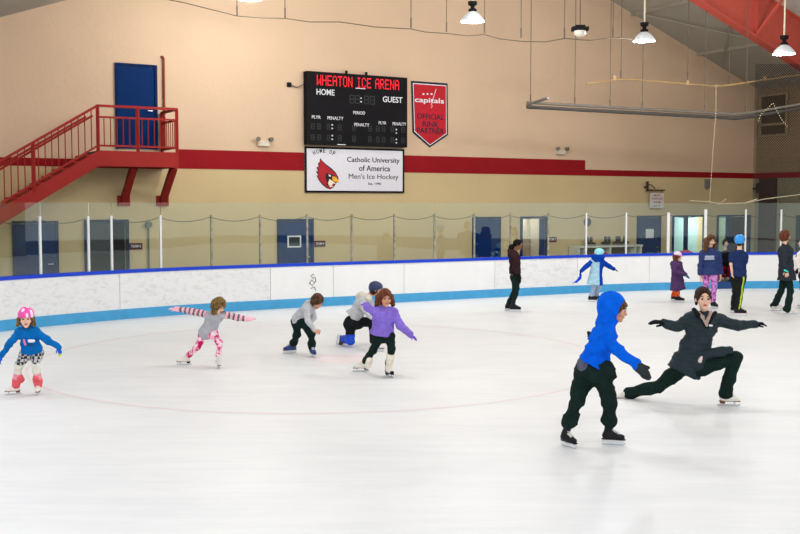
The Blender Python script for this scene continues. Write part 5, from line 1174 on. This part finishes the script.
# 12 ------- boy with blue helmet, seen from behind
BHEL = mat('sky_blue_helmet_shell', (40, 146, 226), .3, .05, spec=.5); TEE = CL('navy_tee', (34, 48, 88)); LIME = CL('lime_stripe', (176, 206, 60))
def lime(c, x):
    m = np.zeros(len(c), int); h_, k_, a_ = x['legs'][1]
    for a0, b0 in ((h_, k_), (k_, a_)):
        t = np.clip((a0[2]-c[:, 2])/(a0[2]-b0[2]), 0, 1); xx = a0[0]+(b0[0]-a0[0])*t+.022; yy = a0[1]+(b0[1]-a0[1])*t
        m = np.where((np.abs(c[:, 0]-xx) < .019) & (c[:, 1] < yy) & (c[:, 2] <= a0[2]+.1) & (c[:, 2] > b0[2]-.05), 1, m)
    return m
person(dict(label='boy seen from behind in sky blue helmet, navy tee and lime striped trousers', ref=(740, 315.5), k=1.0, vb=.011, vc=.013, az=60,
  pel=(738, 276, 0), neck=(739.5, 251, 0),
  head=dict(c=(739.8, 241.5, 0), az=62, pitch=0, hs=.98, skin=SKIN_L, brow=BROW, hair=DBR, style='short', helmet=dict(mats=[BHEL], s=1.16), away=True),
  legs=[dict(hip=(735, 279, .05), knee=(735.5, 291, .02), foot=dict(g=(736, 313), az=-10, L=.29, style='hockey', cols=(BLKB, BLKS, None, WHOLD))),
        dict(hip=(741, 279, -.05), knee=(740, 292, -.05), foot=dict(g=(740, 316), az=-8, L=.31, style='hockey', cols=(BLKB, mat('red_sole_line', (150, 34, 34), .5, 0), None, WHOLD)))],
  arms=[dict(sh=(732.5, 255.5, .05), el=(731, 264, .0), wr=(732, 272, -.05), tip=(732.3, 277, -.05), n=(-1, 0, 0), bare=True),
        dict(sh=(744.2, 255.5, -.05), el=(744.5, 265, -.05), wr=(744.6, 272.5, -.05), tip=(745.6, 277, -.05), n=(1, -.2, 0), mats=CL('teal_glove', (20, 130, 160)), hk=.95)],
  pants=dict(mats=[BLKF, LIME], w=1.03, cuff=.056, fold=.006, mf=lime), top=dict(name='t_shirt', mats=TEE, w=1.05, hem=(738, 276, 0), hr=.165, cut=True, cutoff=.01, fold=.006, short=True, col=.9)))

# 13 ------- seated person behind the gate gap
MAR = CL('dark_red_trousers', (148, 24, 52)); gp_ = bs_px(726)
person(dict(label='person in black coat and dark red trousers sitting in the gate gap of the boards', ref=(726, 284.5), k=.9, vb=.014, vc=.015, az=-80,
  pel=(726.5, 268, .35), neck=(725.5, 251, .4),
  head=dict(c=(725.5, 243, .38), az=-80, hs=.95, skin=SKIN_L, brow=BROW, hair=DBR, style='short', vol=1.08),
  legs=[dict(hip=(724.5, 269, .3), knee=(723.5, 269, -.1), foot=dict(at=(722.5, 281.5, -.05), F=(-.2, -1, 0), U=(0, 0, 1), L=.25, style='figure', cols=(WBOOT, WBOOT, None, None))),
        dict(hip=(728.5, 269, .3), knee=(729, 269, -.1), foot=dict(at=(728, 281.5, -.05), F=(.1, -1, 0), U=(0, 0, 1), L=.25, style='figure', cols=(WBOOT, WBOOT, None, None)))],
  arms=[dict(sh=(720.5, 254.5, .35), el=(719.5, 262, .3), wr=(723, 267, .0), tip=(724, 268, -.05), n=(0, -.5, 1), mats=GLV, curl=.5),
        dict(sh=(730.5, 254.5, .35), el=(731.5, 262, .3), wr=(729, 267, .0), tip=(728.5, 268, -.05), n=(0, -.5, 1), mats=GLV, curl=.5)],
  pants=dict(mats=MAR, w=1.0), top=dict(name='coat', mats=BLKF, w=1.08, hem=(726.5, 268.5, .33), hr=.17, fold=.008, col=1.3)))
bp0 = ground(726, 284.5); bb = MB(); bb.box(bp0+Vector((0, .42, .23)), Vector((.32, 0, 0)), Vector((0, .16, 0)), Z*.03); bo = thing('bench', 'small dark bench the seated person in the gate gap sits on', 'bench', (bp0.x, bp0.y+.42, 0)); bb.build('seat', m_blued, bo)
for q in (-1, 1): bb = MB(); bb.box(bp0+Vector((q*.26, .42, .1)), Vector((.03, 0, 0)), Vector((0, .14, 0)), Z*.1); bb.build('leg', m_blued, bo)

# 14 ------- woman in dark coat, right
DCT = CL('charcoal_quilted_coat', (48, 52, 60))
person(dict(label='woman with short reddish hair in long dark coat and white figure skates', ref=(790, 314), k=1.06, vb=.012, vc=.0135, az=5,
  pel=(786.5, 272, 0), neck=(785, 245.5, 0),
  head=dict(c=(785.2, 236, 0), az=25, pitch=2, hs=1.04, skin=SKIN_L, brow=BROW, hair=AUB, style='curly', vol=1.12, fringe=-.01),
  legs=[dict(hip=(785, 276, .08), knee=(781, 291, .05), foot=dict(g=(777.5, 311), az=-5, L=.31, style='figure', cols=(WBOOT, WBOOT, None, None))),
        dict(hip=(788.5, 276, -.08), knee=(790.5, 291, -.08), foot=dict(g=(790, 314.3), az=-5, L=.31, style='figure', cols=(WBOOT, WBOOT, None, None)))],
  arms=[dict(sh=(784.5, 250.5, -.18), el=(784, 262.5, -.24), wr=(786.2, 270.5, -.24), tip=(787, 275, -.24), n=(-.2, -1, 0), bare=True, hk=1.1),
        dict(sh=(786, 250.5, .18), el=(789, 262, .22), wr=(791.5, 270, .15), tip=(792.5, 274, .15), n=(0, 1, 0), mats=GLV)],
  pants=dict(mats=DG, w=.95, cuff=.07, bell=.088, fold=.006, up=-.1), top=dict(name='coat', mats=DCT, w=1.06, hem=(786.8, 280, 0), hr=.205, cut=True, cutoff=.0, fold=.007, quilt=(.005, 30), col=1.35),
  caps=[('wrist_band', mat('aqua_band', (60, 214, 190), .6, 0), [((784.8, 270.2, -.3), (787.6, 271.6, -.28), .022, .022)], .009)]))

# 15 ------- person at the right edge
SPT = blotch('black_spotted_white_fleece', [(40, 32, 32), (238, 230, 220)], 8, kind='spots')
person(dict(label='person in white coat with black spots half cut off by the right picture edge', ref=(807, 309), k=.95, vb=.014, vc=.015, az=170,
  pel=(805, 272, 0), neck=(804, 251, 0),
  head=dict(c=(803, 242.5, 0), az=165, hs=1.0, skin=SKIN_L, brow=BROW, hair=AUB, style='long', len=.22, vol=1.12),
  legs=[dict(hip=(803, 275, 0), knee=(803, 289, 0), foot=dict(g=(803, 308.5), az=175, L=.29, style='figure', cols=FIGW)), dict(hip=(808, 275, 0), knee=(808, 289, 0), foot=dict(g=(808, 309), az=180, L=.29, style='figure', cols=FIGW))],
  arms=[dict(sh=(800.5, 254.5, -.16), el=(797.2, 261.5, -.16), wr=(797.8, 267, -.2), tip=(797, 271, -.2), n=(-1, 0, 0), mats=GLV), dict(sh=(806, 254.5, .16), el=(800, 262, .2), wr=(796.8, 268, .1), tip=(796, 272, .1), n=(-1, 0, 0), mats=GLV)],
  pants=dict(mats=BLKF, w=1.0), top=dict(name='coat', mats=SPT, w=1.15, hem=(805, 272, 0), hr=.17, cut=True, cutoff=.0, col=1.3)))

# ================================================================== WORLD AND VIEW
w = bpy.data.worlds.new('World'); SC.world = w; w.use_nodes = True; w.node_tree.nodes['Background'].inputs['Color'].default_value = (.97, 1, 1.06, 1); w.node_tree.nodes['Background'].inputs['Strength'].default_value = .9
SC.view_settings.view_transform = 'Standard'; SC.view_settings.look = 'None'; SC.view_settings.gamma = 1.0; SC.view_settings.use_curve_mapping = False
SC.view_settings.exposure = EXPO
SC.cycles.use_denoising = True; SC.cycles.max_bounces = 6; SC.cycles.transparent_max_bounces = 24; SC.cycles.sample_clamp_indirect = 4
